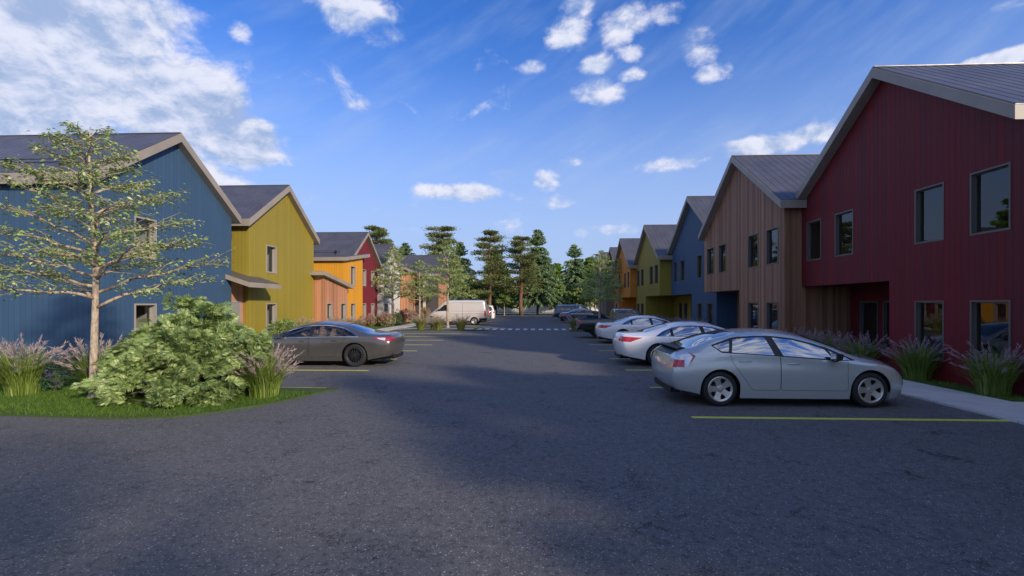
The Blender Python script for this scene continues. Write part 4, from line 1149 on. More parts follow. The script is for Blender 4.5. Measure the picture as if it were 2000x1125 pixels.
# ----- pickup, van, wagons
def pickup(canopy):
    if canopy:
        edge_z = [(-2.68, 1.10), (-2.66, 1.12), (-2.40, 1.68), (-2.3, 1.74), (-1.0, 1.75), (-.72, 1.75), (-.5, 1.77), (.3, 1.76), (.6, 1.62), (1.05, 1.26), (1.2, 1.16), (1.8, 1.10), (2.4, 1.0), (2.68, .86)]
        top = [(-2.68, 1.14), (-2.66, 1.16), (-2.42, 1.76), (-2.3, 1.81), (-1.0, 1.83), (-.5, 1.85), (.3, 1.84), (.6, 1.70), (1.05, 1.34), (1.2, 1.22), (1.8, 1.16), (2.4, 1.06), (2.68, .9)]
        p = [(0, 2.3)]
        ey = [(-2.68, .84), (-2.4, .72), (-1, .70), (.3, .70), (1.1, .80), (2.68, .70)]
    else:
        edge_z = [(-2.68, 1.13), (-.80, 1.13), (-.77, 1.16), (-.70, 1.72), (-.6, 1.75), (.3, 1.745), (.6, 1.60), (1.05, 1.24), (1.2, 1.16), (1.8, 1.10), (2.4, 1.0), (2.68, .86)]
        top = [(-2.68, 1.10), (-2.62, 1.09), (-2.58, .70), (-.82, .70), (-.78, 1.15), (-.70, 1.80), (-.55, 1.83), (.3, 1.825), (.6, 1.68), (1.05, 1.32), (1.2, 1.22), (1.8, 1.16), (2.4, 1.06), (2.68, .9)]
        p = [(-2.62, 3), (-2.58, 16), (-.82, 16), (-.76, 2.3)]
        ey = [(-2.68, .85), (-.82, .85), (-.70, .70), (.3, .70), (1.1, .80), (2.68, .70)]
    wl = [op('window', 'y', rnd([(-.52, 1.18), (-.52, 1.66), (-.02, 1.67), (-.0, 1.17)], .03, 2), 'carglass', id=1), op('window', 'y', rnd([(.10, 1.17), (.10, 1.67), (.32, 1.665), (.55, 1.55), (.95, 1.21), (.9, 1.17)], .03, 2), 'carglass', id=2)]
    if canopy: wl += [op('window', 'y', rnd([(-2.36, 1.22), (-2.2, 1.62), (-1.5, 1.64), (-1.5, 1.22)], .03, 2), 'carglass', id=3), op('window', 'y', rnd([(-1.42, 1.22), (-1.42, 1.64), (-.75, 1.64), (-.75, 1.22)], .03, 2), 'carglass', id=4)]
    return dict(L=5.36, W=1.90, wr=.385, ww=.25, wi=.0, axles=(-1.55, 1.60), style='six', floor=.36, cab=(-.6, 1.0, 1.14), taper=(.25, .10, .6, .25), bulge=(.02, .10), xtra=[-2.6, -.82, -.80, -.78, -.74, -.70],
      sill=([(-2.68, .86), (0, .88), (2.68, .84)], [(-2.68, .48), (-1, .40), (1, .38), (2.68, .42)]), low=([(-2.68, .93), (0, .94), (2.68, .90)], [(-2.68, .68), (2.68, .66)]),
      belt=([(-2.68, .92), (1.2, .92), (2.2, .88), (2.68, .78)], [(-2.68, 1.06), (.8, 1.09), (1.8, 1.02), (2.68, .82)]), edge=(ey, edge_z), top=top, p=p, dr=(.02, 0, 0, 0, 0), df=(-.06, 0, -.03, -.05, -.02),
      handles=[(-.42, 1.0, .18), (.22, 1.0, .18)], mirror=(.85, 1.16), hm='black', mirmat='black',
      ops=[op('s', 'y', rnd([(.05, .46), (.05, 1.12), (1.0, 1.12), (1.12, .46)], .05), 'seam'), op('door', 'y', offset(rnd([(.05, .46), (.05, 1.12), (1.0, 1.12), (1.12, .46)], .05), -.008), 'PAINT'),
           op('s', 'y', rnd([(.04, .46), (.04, 1.12), (-.68, 1.12), (-.68, .46)], .05), 'seam'), op('door', 'y', offset(rnd([(.04, .46), (.04, 1.12), (-.68, 1.12), (-.68, .46)], .05), -.008), 'PAINT', id=2)]+wl+[
           op('tail_light', 'y', [(-2.8, 1.06), (-2.55, 1.06), (-2.60, .80), (-2.8, .78)], 'redlamp'), op('tail_light', 'x', [(.76, .78), (1, .78), (1, 1.06), (.74, 1.06)], 'redlamp', mir=True),
           op('windscreen', 'z', rnd([(.36, -.62), (.36, .62), (1.05, .72), (1.08, 0), (1.05, -.72)], .06), 'carglass', lr=False)],
      extra=[lambda r, s, p_: MBbox('rear_bumper', (-2.80, -2.70, -.85, .85, .42, .60), r)])
def MBbox(nm, b, r, mat='black'):
    m = MB(); m.box(*b); return m.build(nm, M[mat], r, bevel=.02)
make_car('pickup_truck', 'dark grey pickup truck with an open bed parked behind the white sedans', dict(pickup(False), zk=.82), 'p_dark', (5.2, 26.3, 0), 0, cat='pickup truck')
make_car('pickup_truck', 'blue pickup truck with a windowed canopy far down the right side', pickup(True), 'p_blue2', (5.05, 52.6, 0), 0, cat='pickup truck')
VAN = dict(L=5.25, W=2.0, wr=.345, ww=.2, wi=.03, axles=(-1.60, 1.75), style='steel', rimmat='steel', floor=.30, cab=(.7, 1.9, 1.25), taper=(.3, .08, .7, .22), bulge=(.02, .10), bow=.01,
  sill=([(-2.63, .95), (2.63, .90)], [(-2.63, .42), (-1, .36), (2.63, .30)]), low=([(-2.63, 1.0), (1.5, 1.0), (2.63, .94)], [(-2.63, .8), (2.63, .62)]),
  belt=([(-2.63, .99), (1.5, .98), (2.0, .95), (2.63, .78)], [(-2.63, 1.35), (1.2, 1.3), (1.8, 1.18), (2.3, 1.02), (2.63, .86)]),
  edge=([(-2.63, .88), (1.0, .88), (1.6, .84), (2.1, .84), (2.63, .62)], [(-2.63, 2.12), (-2.4, 2.18), (.8, 2.18), (1.1, 2.08), (1.75, 1.50), (2.1, 1.24), (2.35, 1.10), (2.63, .92)]),
  top=[(-2.63, 2.18), (-2.4, 2.26), (.7, 2.27), (1.1, 2.16), (1.8, 1.56), (2.1, 1.34), (2.35, 1.18), (2.63, .96)], dr=(.0, 0, 0, .10, .10), df=(-.06, 0, -.03, -.05, -.02), p=[(0, 3.0)],
  handles=[(.72, 1.15, .16)], mirror=(1.62, 1.32), hm='black', mirmat='black',
  ops=[op('s', 'y', rnd([(.60, .42), (.60, 2.0), (1.05, 1.98), (1.86, 1.2), (1.72, .95), (1.35, .42)], .05), 'seam'), op('door', 'y', offset(rnd([(.60, .42), (.60, 2.0), (1.05, 1.98), (1.86, 1.2), (1.72, .95), (1.35, .42)], .05), -.009), 'PAINT'),
       op('s', 'y', [(-2.5, 1.02), (.58, 1.02), (.58, 1.0), (-2.5, 1.0)], 'seam'), op('s', 'y', [(-2.5, 1.26), (.58, 1.26), (.58, 1.245), (-2.5, 1.245)], 'seam'),
       op('s', 'y', [(-2.35, 2.02), (.5, 2.02), (.5, 2.005), (-2.35, 2.005)], 'seam'), op('s', 'y', [(-.55, .45), (-.53, .45), (-.53, 2.0), (-.55, 2.0)], 'seam'),
       op('window', 'y', rnd([(.78, 1.28), (.78, 1.82), (1.10, 1.82), (1.66, 1.36), (1.62, 1.24)], .04, 2), 'carglass'),
       op('tail_light', 'y', [(-2.8, 1.30), (-2.50, 1.30), (-2.50, .78), (-2.8, .78)], 'redlamp'), op('tail_light', 'x', [(.86, .78), (1.1, .78), (1.1, 1.3), (.86, 1.3)], 'redlamp', mir=True),
       op('sill_trim', 'y', [(-2.8, .62), (-2.05, .62), (-2.05, .3), (-2.8, .3)], 'black'), op('bumper_trim', 'x', [(-1.1, .62), (1.1, .62), (1.1, .3), (-1.1, .3)], 'black', lr=False),
       op('front_bumper', 'y', [(2.12, .80), (3, .86), (3, .2), (2.12, .2)], 'black', t=.02), op('front_bumper', 'x', [(-1.1, .84), (1.1, .84), (1.1, .2), (-1.1, .2)], 'black', end=1, lr=False),
       op('windscreen', 'z', rnd([(1.12, -.72), (1.12, .72), (2.0, .74), (2.02, 0), (2.0, -.74)], .06), 'carglass_r', lr=False)])
make_car('cargo_van', 'grey beige high roofed cargo van parked on the left beyond the crossing', VAN, 'p_beige', (-6.88, 42.45, 0), PI, cat='van')
def wagon():
    s = dict(PRIUS); s = {k: v for k, v in s.items()}
    s.update(wr=.36, floor=.26, style='six', extra=[], top=[(-2.23, 1.70), (-2.0, 1.76), (-1.2, 1.80), (-.3, 1.81), (.3, 1.76), (.9, 1.42), (1.25, 1.19), (1.7, 1.12), (2.0, 1.0), (2.23, .84)],
      belt=(PRIUS['belt'][0], [(-2.23, 1.12), (.7, 1.08), (1.3, 1.05), (1.8, .96), (2.23, .78)]),
      edge=([(-2.23, .68), (0, .66), (.6, .66), (1.2, .74), (2.23, .55)], [(-2.23, 1.62), (-2.0, 1.70), (-.3, 1.73), (.3, 1.67), (.9, 1.31), (1.25, 1.12), (1.7, 1.05), (2.0, .94), (2.23, .80)]),
      dr=(.03, 0, 0, .22, .22), handles=[(-.8, 1.0, .18), (.1, 1.0, .18)], mirror=(.85, 1.12), cab=(-1.8, 1.0, 1.1),
      ops=[op('window', 'y', rnd([(-1.95, 1.2), (-1.8, 1.60), (-1.05, 1.64), (-1.05, 1.16)], .03, 2), 'carglass', id=1), op('window', 'y', rnd([(-.97, 1.16), (-.97, 1.64), (-.12, 1.65), (-.1, 1.14)], .03, 2), 'carglass', id=2),
           op('window', 'y', rnd([(0, 1.14), (0, 1.64), (.28, 1.60), (.9, 1.22), (.9, 1.12)], .03, 2), 'carglass', id=3),
           op('tail_light', 'y', [(-2.5, 1.25), (-1.98, 1.22), (-2.02, .85), (-2.5, .9)], 'redlamp'), op('tail_light', 'x', [(.5, .95), (1, .85), (1, 1.25), (.68, 1.2)], 'redlamp', mir=True),
           op('rear_window', 'x', rnd([(-.6, 1.2), (.6, 1.2), (.56, 1.6), (-.56, 1.6)], .05), 'carglass_r', lr=False),
           op('windscreen', 'z', rnd([(.40, -.58), (.40, .58), (1.18, .68), (1.2, 0), (1.18, -.68)], .06), 'carglass', lr=False)])
    return s
WG = wagon()
make_car('wagon_car', 'mid grey wagon mostly hidden behind the cargo van on the left', WG, 'p_grey', (-6.5, 47.9, 0), PI, cat='car')
make_car('wagon_car', 'white wagon with a red tail light beyond the grey one on the left', WG, 'p_white', (-6.55, 53.4, 0), PI, cat='car')

# ----- the driver in the charcoal sedan (seated, hands on the wheel)
def skin_body(name, pts, edges, mat, parent, loc, rz=0, sub=2):
    me = bpy.data.meshes.new(name); me.from_pydata([p[0] for p in pts], edges, []); me.materials.append(mat)
    o = bpy.data.objects.new(name, me); COL.objects.link(o)
    if parent: o.parent = parent
    o.location = loc; o.rotation_euler = (0, 0, rz)
    sk = o.modifiers.new('skin', 'SKIN')
    for i, p in enumerate(pts): me.skin_vertices[0].data[i].radius = (p[1], p[1] if len(p) < 3 else p[2])
    me.skin_vertices[0].data[0].use_root = True
    s = o.modifiers.new('sub', 'SUBSURF'); s.levels = sub; s.render_levels = sub
    return o
zb = .93
sx = -.02
P_ = [((sx+.05, .36, .56), .17, .14), ((sx-.02, .36, .75), .16, .13), ((sx-.06, .36, .98), .20, .12), ((sx-.04, .36, 1.08), .06, .06), ((sx-.02, .36, 1.15), .058, .06),
      ((sx-.01, .36, 1.24), .075, .095), ((sx+.0, .36, 1.31), .07, .085),
      ((sx-.05, .17, 1.02), .065), ((sx+.10, .12, .84), .048), ((sx+.36, .20, .98), .034), ((sx-.05, .55, 1.02), .065), ((sx+.10, .60, .84), .048), ((sx+.36, .52, .98), .034),
      ((sx+.45, .36, .52), .09), ((sx+.45, .22, .50), .085), ((sx+.44, .50, .50), .085)]
E_ = [(0, 1), (1, 2), (2, 3), (3, 4), (4, 5), (5, 6), (2, 7), (7, 8), (8, 9), (2, 10), (10, 11), (11, 12), (0, 13), (13, 14), (13, 15)]
drv = skin_body('person', P_, E_, M['skin'], None, (-6.70, 14.45, 0.0), PI, 2)
tag(drv, 'person in a dark shirt driving the charcoal sedan with both hands on the wheel', 'person')
sh = skin_body('shirt', [(P_[i][0], tuple(r+.018 for r in (P_[i][1], P_[i][2] if len(P_[i]) > 2 else P_[i][1]))[0], (P_[i][2] if len(P_[i]) > 2 else P_[i][1])+.018) for i in (0, 1, 2, 7, 8, 10, 11)], [(0, 1), (1, 2), (2, 3), (3, 4), (2, 5), (5, 6)], M['cloth'], drv, (0, 0, 0), 0, 2)
hm = MB(); hm.lathe([(0, .10), (.05, .09), (.085, .05), (.10, 0), (.098, -.05)], 'z', (sx-.02, .36, 1.30), 18); hm.build('hair', M['hair'], drv, smooth=True)
for s in (-1, 1):
    base = Vector((sx+.37, .36+s*.16, .985)); m = MB()
    for k, ln in enumerate((.075, .085, .08, .065)):
        a = base+Vector((.01, s*.018-s*k*.002, .03-k*.02)); m.tube([a, a+Vector((ln*.5, -s*.004, .018)), a+Vector((ln*.75, -s*.02, -.004)), a+Vector((ln*.55, -s*.03, -.02))], [.010, .009, .008, .006], 6)
    m.tube([base+Vector((0, -s*.02, .02)), base+Vector((.03, -s*.045, .045)), base+Vector((.055, -s*.05, .06))], [.011, .010, .008], 6)
    m.tube([base+Vector((-.03, 0, 0)), base+Vector((.03, 0, .002))], [.03, .036], 8)
    m.build('hand', M['skin'], drv, smooth=True)
squash(drv, .84)
# ---------------------------------------------------------------- vegetation
rng = np.random.default_rng(11)
def nrm(a): return a/np.maximum(1e-9, np.linalg.norm(a, axis=-1, keepdims=True))
def leaves(P, D, N, L, Wd, fold=.25, droop=0.0):
    """folded leaf: 2 triangles per leaf (base,left,tip) (base,tip,right)"""
    n = len(P); D = nrm(D); S_ = nrm(np.cross(D, N)); N2 = np.cross(S_, D)
    L = np.broadcast_to(L, n)[:, None]; Wd = np.broadcast_to(Wd, n)[:, None]
    mid = P+D*L*.45
    V = np.stack([P, mid+S_*Wd*.5+N2*Wd*fold, P+D*L-N2*L*droop, mid-S_*Wd*.5+N2*Wd*fold], 1).reshape(-1, 3)
    b = np.arange(n)[:, None]*4
    F = np.concatenate([b+np.array([[0, 1, 2]]), b+np.array([[0, 2, 3]])], 0)
    return V, F
def rv(n, s=1.0): return rng.normal(0, s, (n, 3))

def small_tree(name, label, loc, H=5.5, R_=2.1, nb=34, seed=3, leafn=1.0, mat='leaf', barkm='bark', z0=1.75, group=None, rz=0, thick=.085, leafL=.105):
    random.seed(seed)
    root = empty(name, loc, rz, label, 'tree', group)
    mb = MB(); P = []; Dd = []
    n = 14; tp = []; tr = []
    for i in range(n+1):
        t = i/n; tp.append((.05*math.sin(t*7+seed)*(t+.1), .05*math.cos(t*5+seed)*t, t*H)); tr.append(thick*(1-t)**.8+.008)
    mb.tube(tp, tr, 10)
    mb.lathe([(thick*1.9, -.05), (thick*1.35, .06), (thick*1.0, .22)], 'z', (0, 0, 0), 12)
    def trunk(z):
        t = min(1, max(0, z/H))*n; i = min(n-1, int(t)); f = t-i
        return Vector(tp[i]).lerp(Vector(tp[i+1]), f)
    for b in range(nb):
        t = b/(nb-1); z = z0+(H*.965-z0)*t**.95+random.uniform(-.12, .12)*(t > .05)
        rad = R_*(1-t)**.78*(.35+.65*min(1, (t+.22)/.3))*random.uniform(.78, 1.12)+.18
        a = b*2.39996+random.uniform(-.4, .4)
        d = Vector((math.cos(a), math.sin(a), 0)); p = trunk(z); pts = [p]; rr = [max(.007, .026*(1-t)+.006)]
        rise = .22+.40*t+random.uniform(-.14, .2); m = 8
        side = Vector((-d.y, d.x, 0))*random.uniform(-.25, .25)
        for k in range(1, m+1):
            s = k/m
            q = p+d*rad*s+Vector((0, 0, rad*rise*(s**.8)-.10*rad*s**3))+side*rad*s*s+Vector((random.uniform(-1, 1), random.uniform(-1, 1), random.uniform(-1, 1)))*.022*rad
            pts.append(q); rr.append(rr[0]*(1-s)**.8+.004)
        mb.tube(pts, rr, 6)
        ntw = int(7+rad*6)
        for k in range(ntw):
            s = .22+.78*k/ntw; f = s*m; i = min(m-1, int(f)); q = pts[i].lerp(pts[i+1], f-i)
            sg = 1 if k % 2 else -1; ln = rad*(1-s*.7)*random.uniform(.25, .5)+.12
            aa = a+sg*random.uniform(.5, 1.1)
            e = q+Vector((math.cos(aa), math.sin(aa), random.uniform(-.15, .65)))*ln
            mid = q.lerp(e, .5)+Vector((0, 0, .03))
            mb.tube([q, mid, e], [.007, .005, .003], 4, cap=False)
            nl = int((5+ln*26)*leafn)
            for l in range(nl):
                s2 = random.uniform(.12, 1.05); c = q.lerp(mid, s2*2) if s2 < .5 else mid.lerp(e, s2*2-1)
                P.append((c.x+random.gauss(0, .035), c.y+random.gauss(0, .035), c.z+random.gauss(0, .045)))
                dd = (e-q).normalized(); Dd.append((dd.x+random.gauss(0, .75), dd.y+random.gauss(0, .75), random.gauss(-.25, .22)))
    mb.build('trunk', M[barkm], root, smooth=True)
    P = np.array(P); Dd = np.array(Dd); nP = len(P)
    N_ = np.array([0, 0, 1.])+rv(nP, .35)
    V, F = leaves(P, Dd, N_, rng.uniform(.75, 1.25, nP)*leafL, rng.uniform(.7, 1.15, nP)*leafL*.62, .12, .15)
    fast_mesh('crown', V, F, M[mat], root)
    return root
def place(src, loc, rz, scale, label, group=None):
    c = copy_tree(src); c.location = loc; c.rotation_euler = (0, 0, rz); c.scale = (scale,)*3 if not isinstance(scale, tuple) else scale
    c['label'] = label
    if group: c['group'] = group
    return c
t1 = small_tree('young_tree', 'young tree with pale trunk and airy leaves in front of the left blue house', (-8.62, 8.72, .03), 5.3, 2.0, 44, 5, .74, leafL=.085, thick=.066)
GT = 'slender young trees along the lane'
t2 = small_tree('young_tree', 'young tree before the white and crimson houses on the left', (-12.55, 41.0, .03), 7.0, 2.2, 36, 8, .70, group=GT, leafL=.14, thick=.11, z0=2.2)
place(t2, (-12.4, 50.2, 0), 1.7, .98, 'young tree before the dark grey house left of the van', GT)
place(t2, (-6.65, 35.9, .03), 3.9, .97, 'young tree on the planted island in front of the cargo van', GT)
place(t2, (5.15, 36.2, .03), 5.1, .86, 'young tree on the right island behind the dark pickup', GT)
place(t2, (8.35, 45.5, .03), 2.1, .90, 'young tree standing before the orange house on the right', GT)
place(t2, (8.0, 56.0, .03), .6, 1.05, 'young tree at the far end of the right row', GT)
# trees out of view behind the viewer shade the near asphalt
t3 = small_tree('young_tree', 'sparse young tree behind the viewer, nearest the lane', (4.4, -4.2, 0), 6.0, 2.5, 26, 31, .55, group=GT, leafL=.13)
place(t3, (1.2, -5.2, 0), 1.9, .85, 'sparse young tree behind the viewer in the middle of the lane', GT)
t4 = small_tree('young_tree', 'leafy tree beside the viewer before the low amber wing', (9.4, -1.0, 0), 7.6, 3.0, 46, 41, 1.2, group=GT, leafL=.20, thick=.12, z0=1.6)
place(t4, (9.6, 2.8, 0), 2.9, .86, 'leafy tree at the right edge beside the viewer', GT)

# ---- tufted ornamental grasses
def grass_clump(name, label, loc, h=1.15, r=.62, nb=420, npl=60, bm_='blade', pm_='plume', group=None, bw=.011, rz=0):
    root = empty(name, loc, rz, label, 'ornamental grass', group)
    def blades(n, hh, rr, w, droop, k=5, base=.25):
        a = rng.uniform(0, 2*PI, n); rb = base*np.sqrt(rng.uniform(0, 1, n)); out = rng.uniform(.08, 1, n)**.7*rr
        H_ = hh*rng.uniform(.55, 1.0, n)*(1-.15*(out/rr)); tw = rng.normal(0, .35, n)
        d = np.stack([np.cos(a+tw), np.sin(a+tw), 0*a], 1); b0 = np.stack([np.cos(a)*rb, np.sin(a)*rb, 0*a], 1)
        s = np.stack([-np.sin(a+tw+rng.normal(0, .8, n)), np.cos(a+tw), 0*a], 1); s = nrm(s)
        V = []
        for j in range(k+1):
            t = j/k
            c = b0+d*(out*t**1.7)[:, None]+np.array([0, 0, 1.])*(H_*(t*(1.25-.25*t) - droop*(out/rr)*t**3.2))[:, None]
            ww = w*(1-t**2.2)+.0012
            V += [c-s*ww*.5, c+s*ww*.5]
        V = np.stack(V, 1).reshape(-1, 3); b = np.arange(n)[:, None]*(2*k+2)
        F = np.concatenate([b+np.array([[2*j, 2*j+1, 2*j+3, 2*j+2]]) for j in range(k)], 0)
        tip = (b0+d*out[:, None]+np.array([0, 0, 1.])*(H_*(1-droop*(out/rr)))[:, None])
        dirv = nrm(d*(out*1.7)[:, None]+np.array([0, 0, 1.])*(H_*(.75-droop*3.2*(out/rr)))[:, None])
        return V, F, tip, dirv
    V, F, _, _ = blades(int(nb*1.5), h*.94, r*.88, bw*1.15, .30)
    V2, F2, tip, dv = blades(npl, h*.92, r*.80, .004, .06, 4, .26)
    Vs, Fs = np.concatenate([V, V2]), np.concatenate([F, F2+len(V)])
    fast_mesh('leaf_blades', Vs, Fs, M[bm_], root)
    if npl:
        PP = []; DD = []
        for j in range(22):
            t = j/22; PP.append(tip-dv*(.22*h*(1-t)-.10)+rv(npl, .004)); DD.append(dv*1.0+rv(npl, .27)+np.array([0, 0, -.10]))
        PP = np.concatenate(PP); DD = np.concatenate(DD)
        V, F = leaves(PP, DD, rv(len(PP))+.01, rng.uniform(.05, .095, len(PP))*h, .0115*h**.5, .1)
        fast_mesh('plumes', V, F, M[pm_], root)
    return root
GG = 'tufts of ornamental grass'
ga = grass_clump('ornamental_grass', 'tall plumed grass tuft at the far left on the near lawn', (-10.35, 8.95, .03), 1.28, .68, 520, 75, group=GG)
grass_clump('ornamental_grass', 'plumed grass tuft just behind the trunk of the near young tree', (-9.25, 9.45, .03), 1.25, .62, 460, 70, group=GG)
grass_clump('ornamental_grass', 'plumed grass tuft to the right of the near evergreen shrub', (-5.32, 8.95, .03), 1.12, .52, 480, 80, group=GG)
place(ga, (-11.9, 9.6, .03), 1.0, .9, 'plumed grass tuft beyond the left edge of the near lawn', GG)
gp = grass_clump('ornamental_grass', 'purple plumed grass tuft nearest on the right beside the big maroon window', (9.33, 9.85, .03), 1.22, .62, 430, 60, 'blade', 'plume_p', GG)
place(gp, (9.36, 11.75, .03), 2.0, .98, 'purple plumed grass tuft by the maroon wall next to the entrance recess', GG)
gq = grass_clump('ornamental_grass', 'purple plumed grass tuft before the maroon entrance recess, nearest of four', (9.42, 13.75, .03), 1.12, .60, 260, 60, 'blade', 'plume_p', GG, bw=.014)
for i, (x, y, s) in enumerate([(9.3, 14.75, 1.0), (9.2, 15.7, 1.04), (9.0, 16.6, .98)]):
    place(gq, (x, y, .03), i*1.9+1, s, 'purple plumed grass tuft before the maroon entrance recess, %s of four' % ('second', 'third', 'farthest')[i], GG)
for i in range(10):
    place(gq, (9.0+.2*math.sin(i*2.1), 25.6+i*1.25, .03), i*2.3, 1.0+.1*math.sin(i), 'purplish grass tuft in the row behind the white sedans, %s from the near end' % nn[i], GG)
gy = grass_clump('ornamental_grass', 'pale yellow grass tuft against the left olive house behind the sedan', (-12.9, 25.4, .03), 1.30, .70, 300, 80, 'blade_y', 'plume', GG, bw=.02)
for (x, y, s, l) in [(-8.05, 33.0, 1.0, 'yellow green grass tuft on the left island, leftmost of the three by the crossing'), (-7.4, 34.4, .95, 'yellow green grass tuft on the left island behind the leftmost one'), (-6.75, 32.95, .92, 'yellow green grass tuft on the left island before the van front wheel'), (-5.15, 32.95, .98, 'yellow green grass tuft on the left island before the van body'),
                     (-12.9, 29.6, .95, 'reddish grass tuft before the cedar wing on the left'), (-12.7, 31.2, .9, 'grass tuft between the two cedar wing windows'), (-12.9, 33.4, .85, 'low grass tuft at the corner of the amber house'), (2.95, 32.9, 1.0, 'yellow green grass tuft on the right island beside the crossing'),
                     (-12.9, 38.3, 1.0, 'tall grass tuft before the crimson house')]:
    place(gy, (x, y, .03), x*3+y, s, l, GG)

# ---- leafy shrubs
def shrub(name, label, loc, rx, rz_, nl, lm, fm=None, nf=0, leafL=.07, group=None, cat='shrub', lumps=9, seed=1):
    random.seed(seed); root = empty(name, loc, 0, label, cat, group)
    cs = [Vector((random.uniform(-.6, .6)*rx, random.uniform(-.6, .6)*rx, rz_*random.uniform(.35, .78))) for _ in range(lumps)]
    P = []; D_ = []
    def pt(c, surf):
        v = Vector((random.gauss(0, 1), random.gauss(0, 1), random.gauss(0, 1))).normalized()
        rr = random.uniform(.55, 1.0)**.5 if not surf else random.uniform(.92, 1.06)
        p = c+Vector((v.x*rx*.48, v.y*rx*.48, v.z*rz_*.36))*rr
        return p, v
    for i in range(nl):
        p, v = pt(cs[i % lumps], False)
        if p.z < .02: p.z = random.uniform(.02, .15)
        P.append(p[:]); D_.append((v.x+random.gauss(0, .5), v.y+random.gauss(0, .5), v.z+.25+random.gauss(0, .4)))
    P = np.array(P); D_ = np.array(D_)
    V, F = leaves(P, D_, rv(len(P))+np.array([0, 0, .9]), rng.uniform(.7, 1.3, len(P))*leafL, leafL*.45, .2, .1)
    m = MB()
    for c in cs: m.tube([(0, 0, 0), (c.x*.5, c.y*.5, c.z*.4), c], [.018, .012, .006], 5, cap=False)
    m.build('stem', M['barkd'], root)
    fast_mesh('foliage', V, F, M[lm], root)
    if nf:
        P = []
        for i in range(nf):
            p, v = pt(cs[i % lumps], True)
            if p.z < .3*rz_: continue
            for k in range(20):
                P.append((p.x+random.gauss(0, leafL*.42), p.y+random.gauss(0, leafL*.42), p.z+random.gauss(0, leafL*.4)))
        P = np.array(P); D_ = rv(len(P))
        V, F = leaves(P, D_, rv(len(P)), leafL*.58, leafL*.5, .2)
        fast_mesh('flowers', V, F, M[fm], root)['kind'] = 'stuff'
    return root
GF = 'flowering shrubs along the left garden bed'
shrub('flowering_plant', 'low bluish green plant with violet flower spikes between the two left grass tufts', (-10.0, 9.3, .03), .34, .75, 1500, 'bluegreen', 'purple', 60, .05, cat='flowering plant', seed=4)
hp = shrub('flowering_shrub', 'rounded pink flowering shrub before the white house', (-11.95, 37.3, .03), .62, 1.15, 1300, 'bush', 'pink', 130, .10, GF, 'flowering shrub', seed=2)
place(hp, (-12.1, 46.0, .03), 1, 1.1, 'pink flowering shrub left of the dark grey house', GF)
place(hp, (-11.9, 51.0, .03), 2, 1.25, 'pink flowering shrub farthest along the left bed beside the van', GF)
dp = shrub('flowering_shrub', 'dusky pink shrub at the end of the bed before the cedar wing', (-11.9, 41.6, .03), .6, 1.25, 1100, 'dpink', 'dpink', 100, .10, GF, 'flowering shrub', seed=5)
gs = shrub('green_shrub', 'light green shrub between the pink and dusky pink shrubs', (-11.9, 39.7, .03), .65, 1.0, 1500, 'bush', None, 0, .11, GF, seed=6)
place(gs, (-12.9, 23.3, .03), 2, 1.0, 'light green shrub below the lower window of the left olive house', GF)
place(hp, (-12.9, 36.0, .03), 3, .9, 'small pink flowering shrub before the amber house', GF)

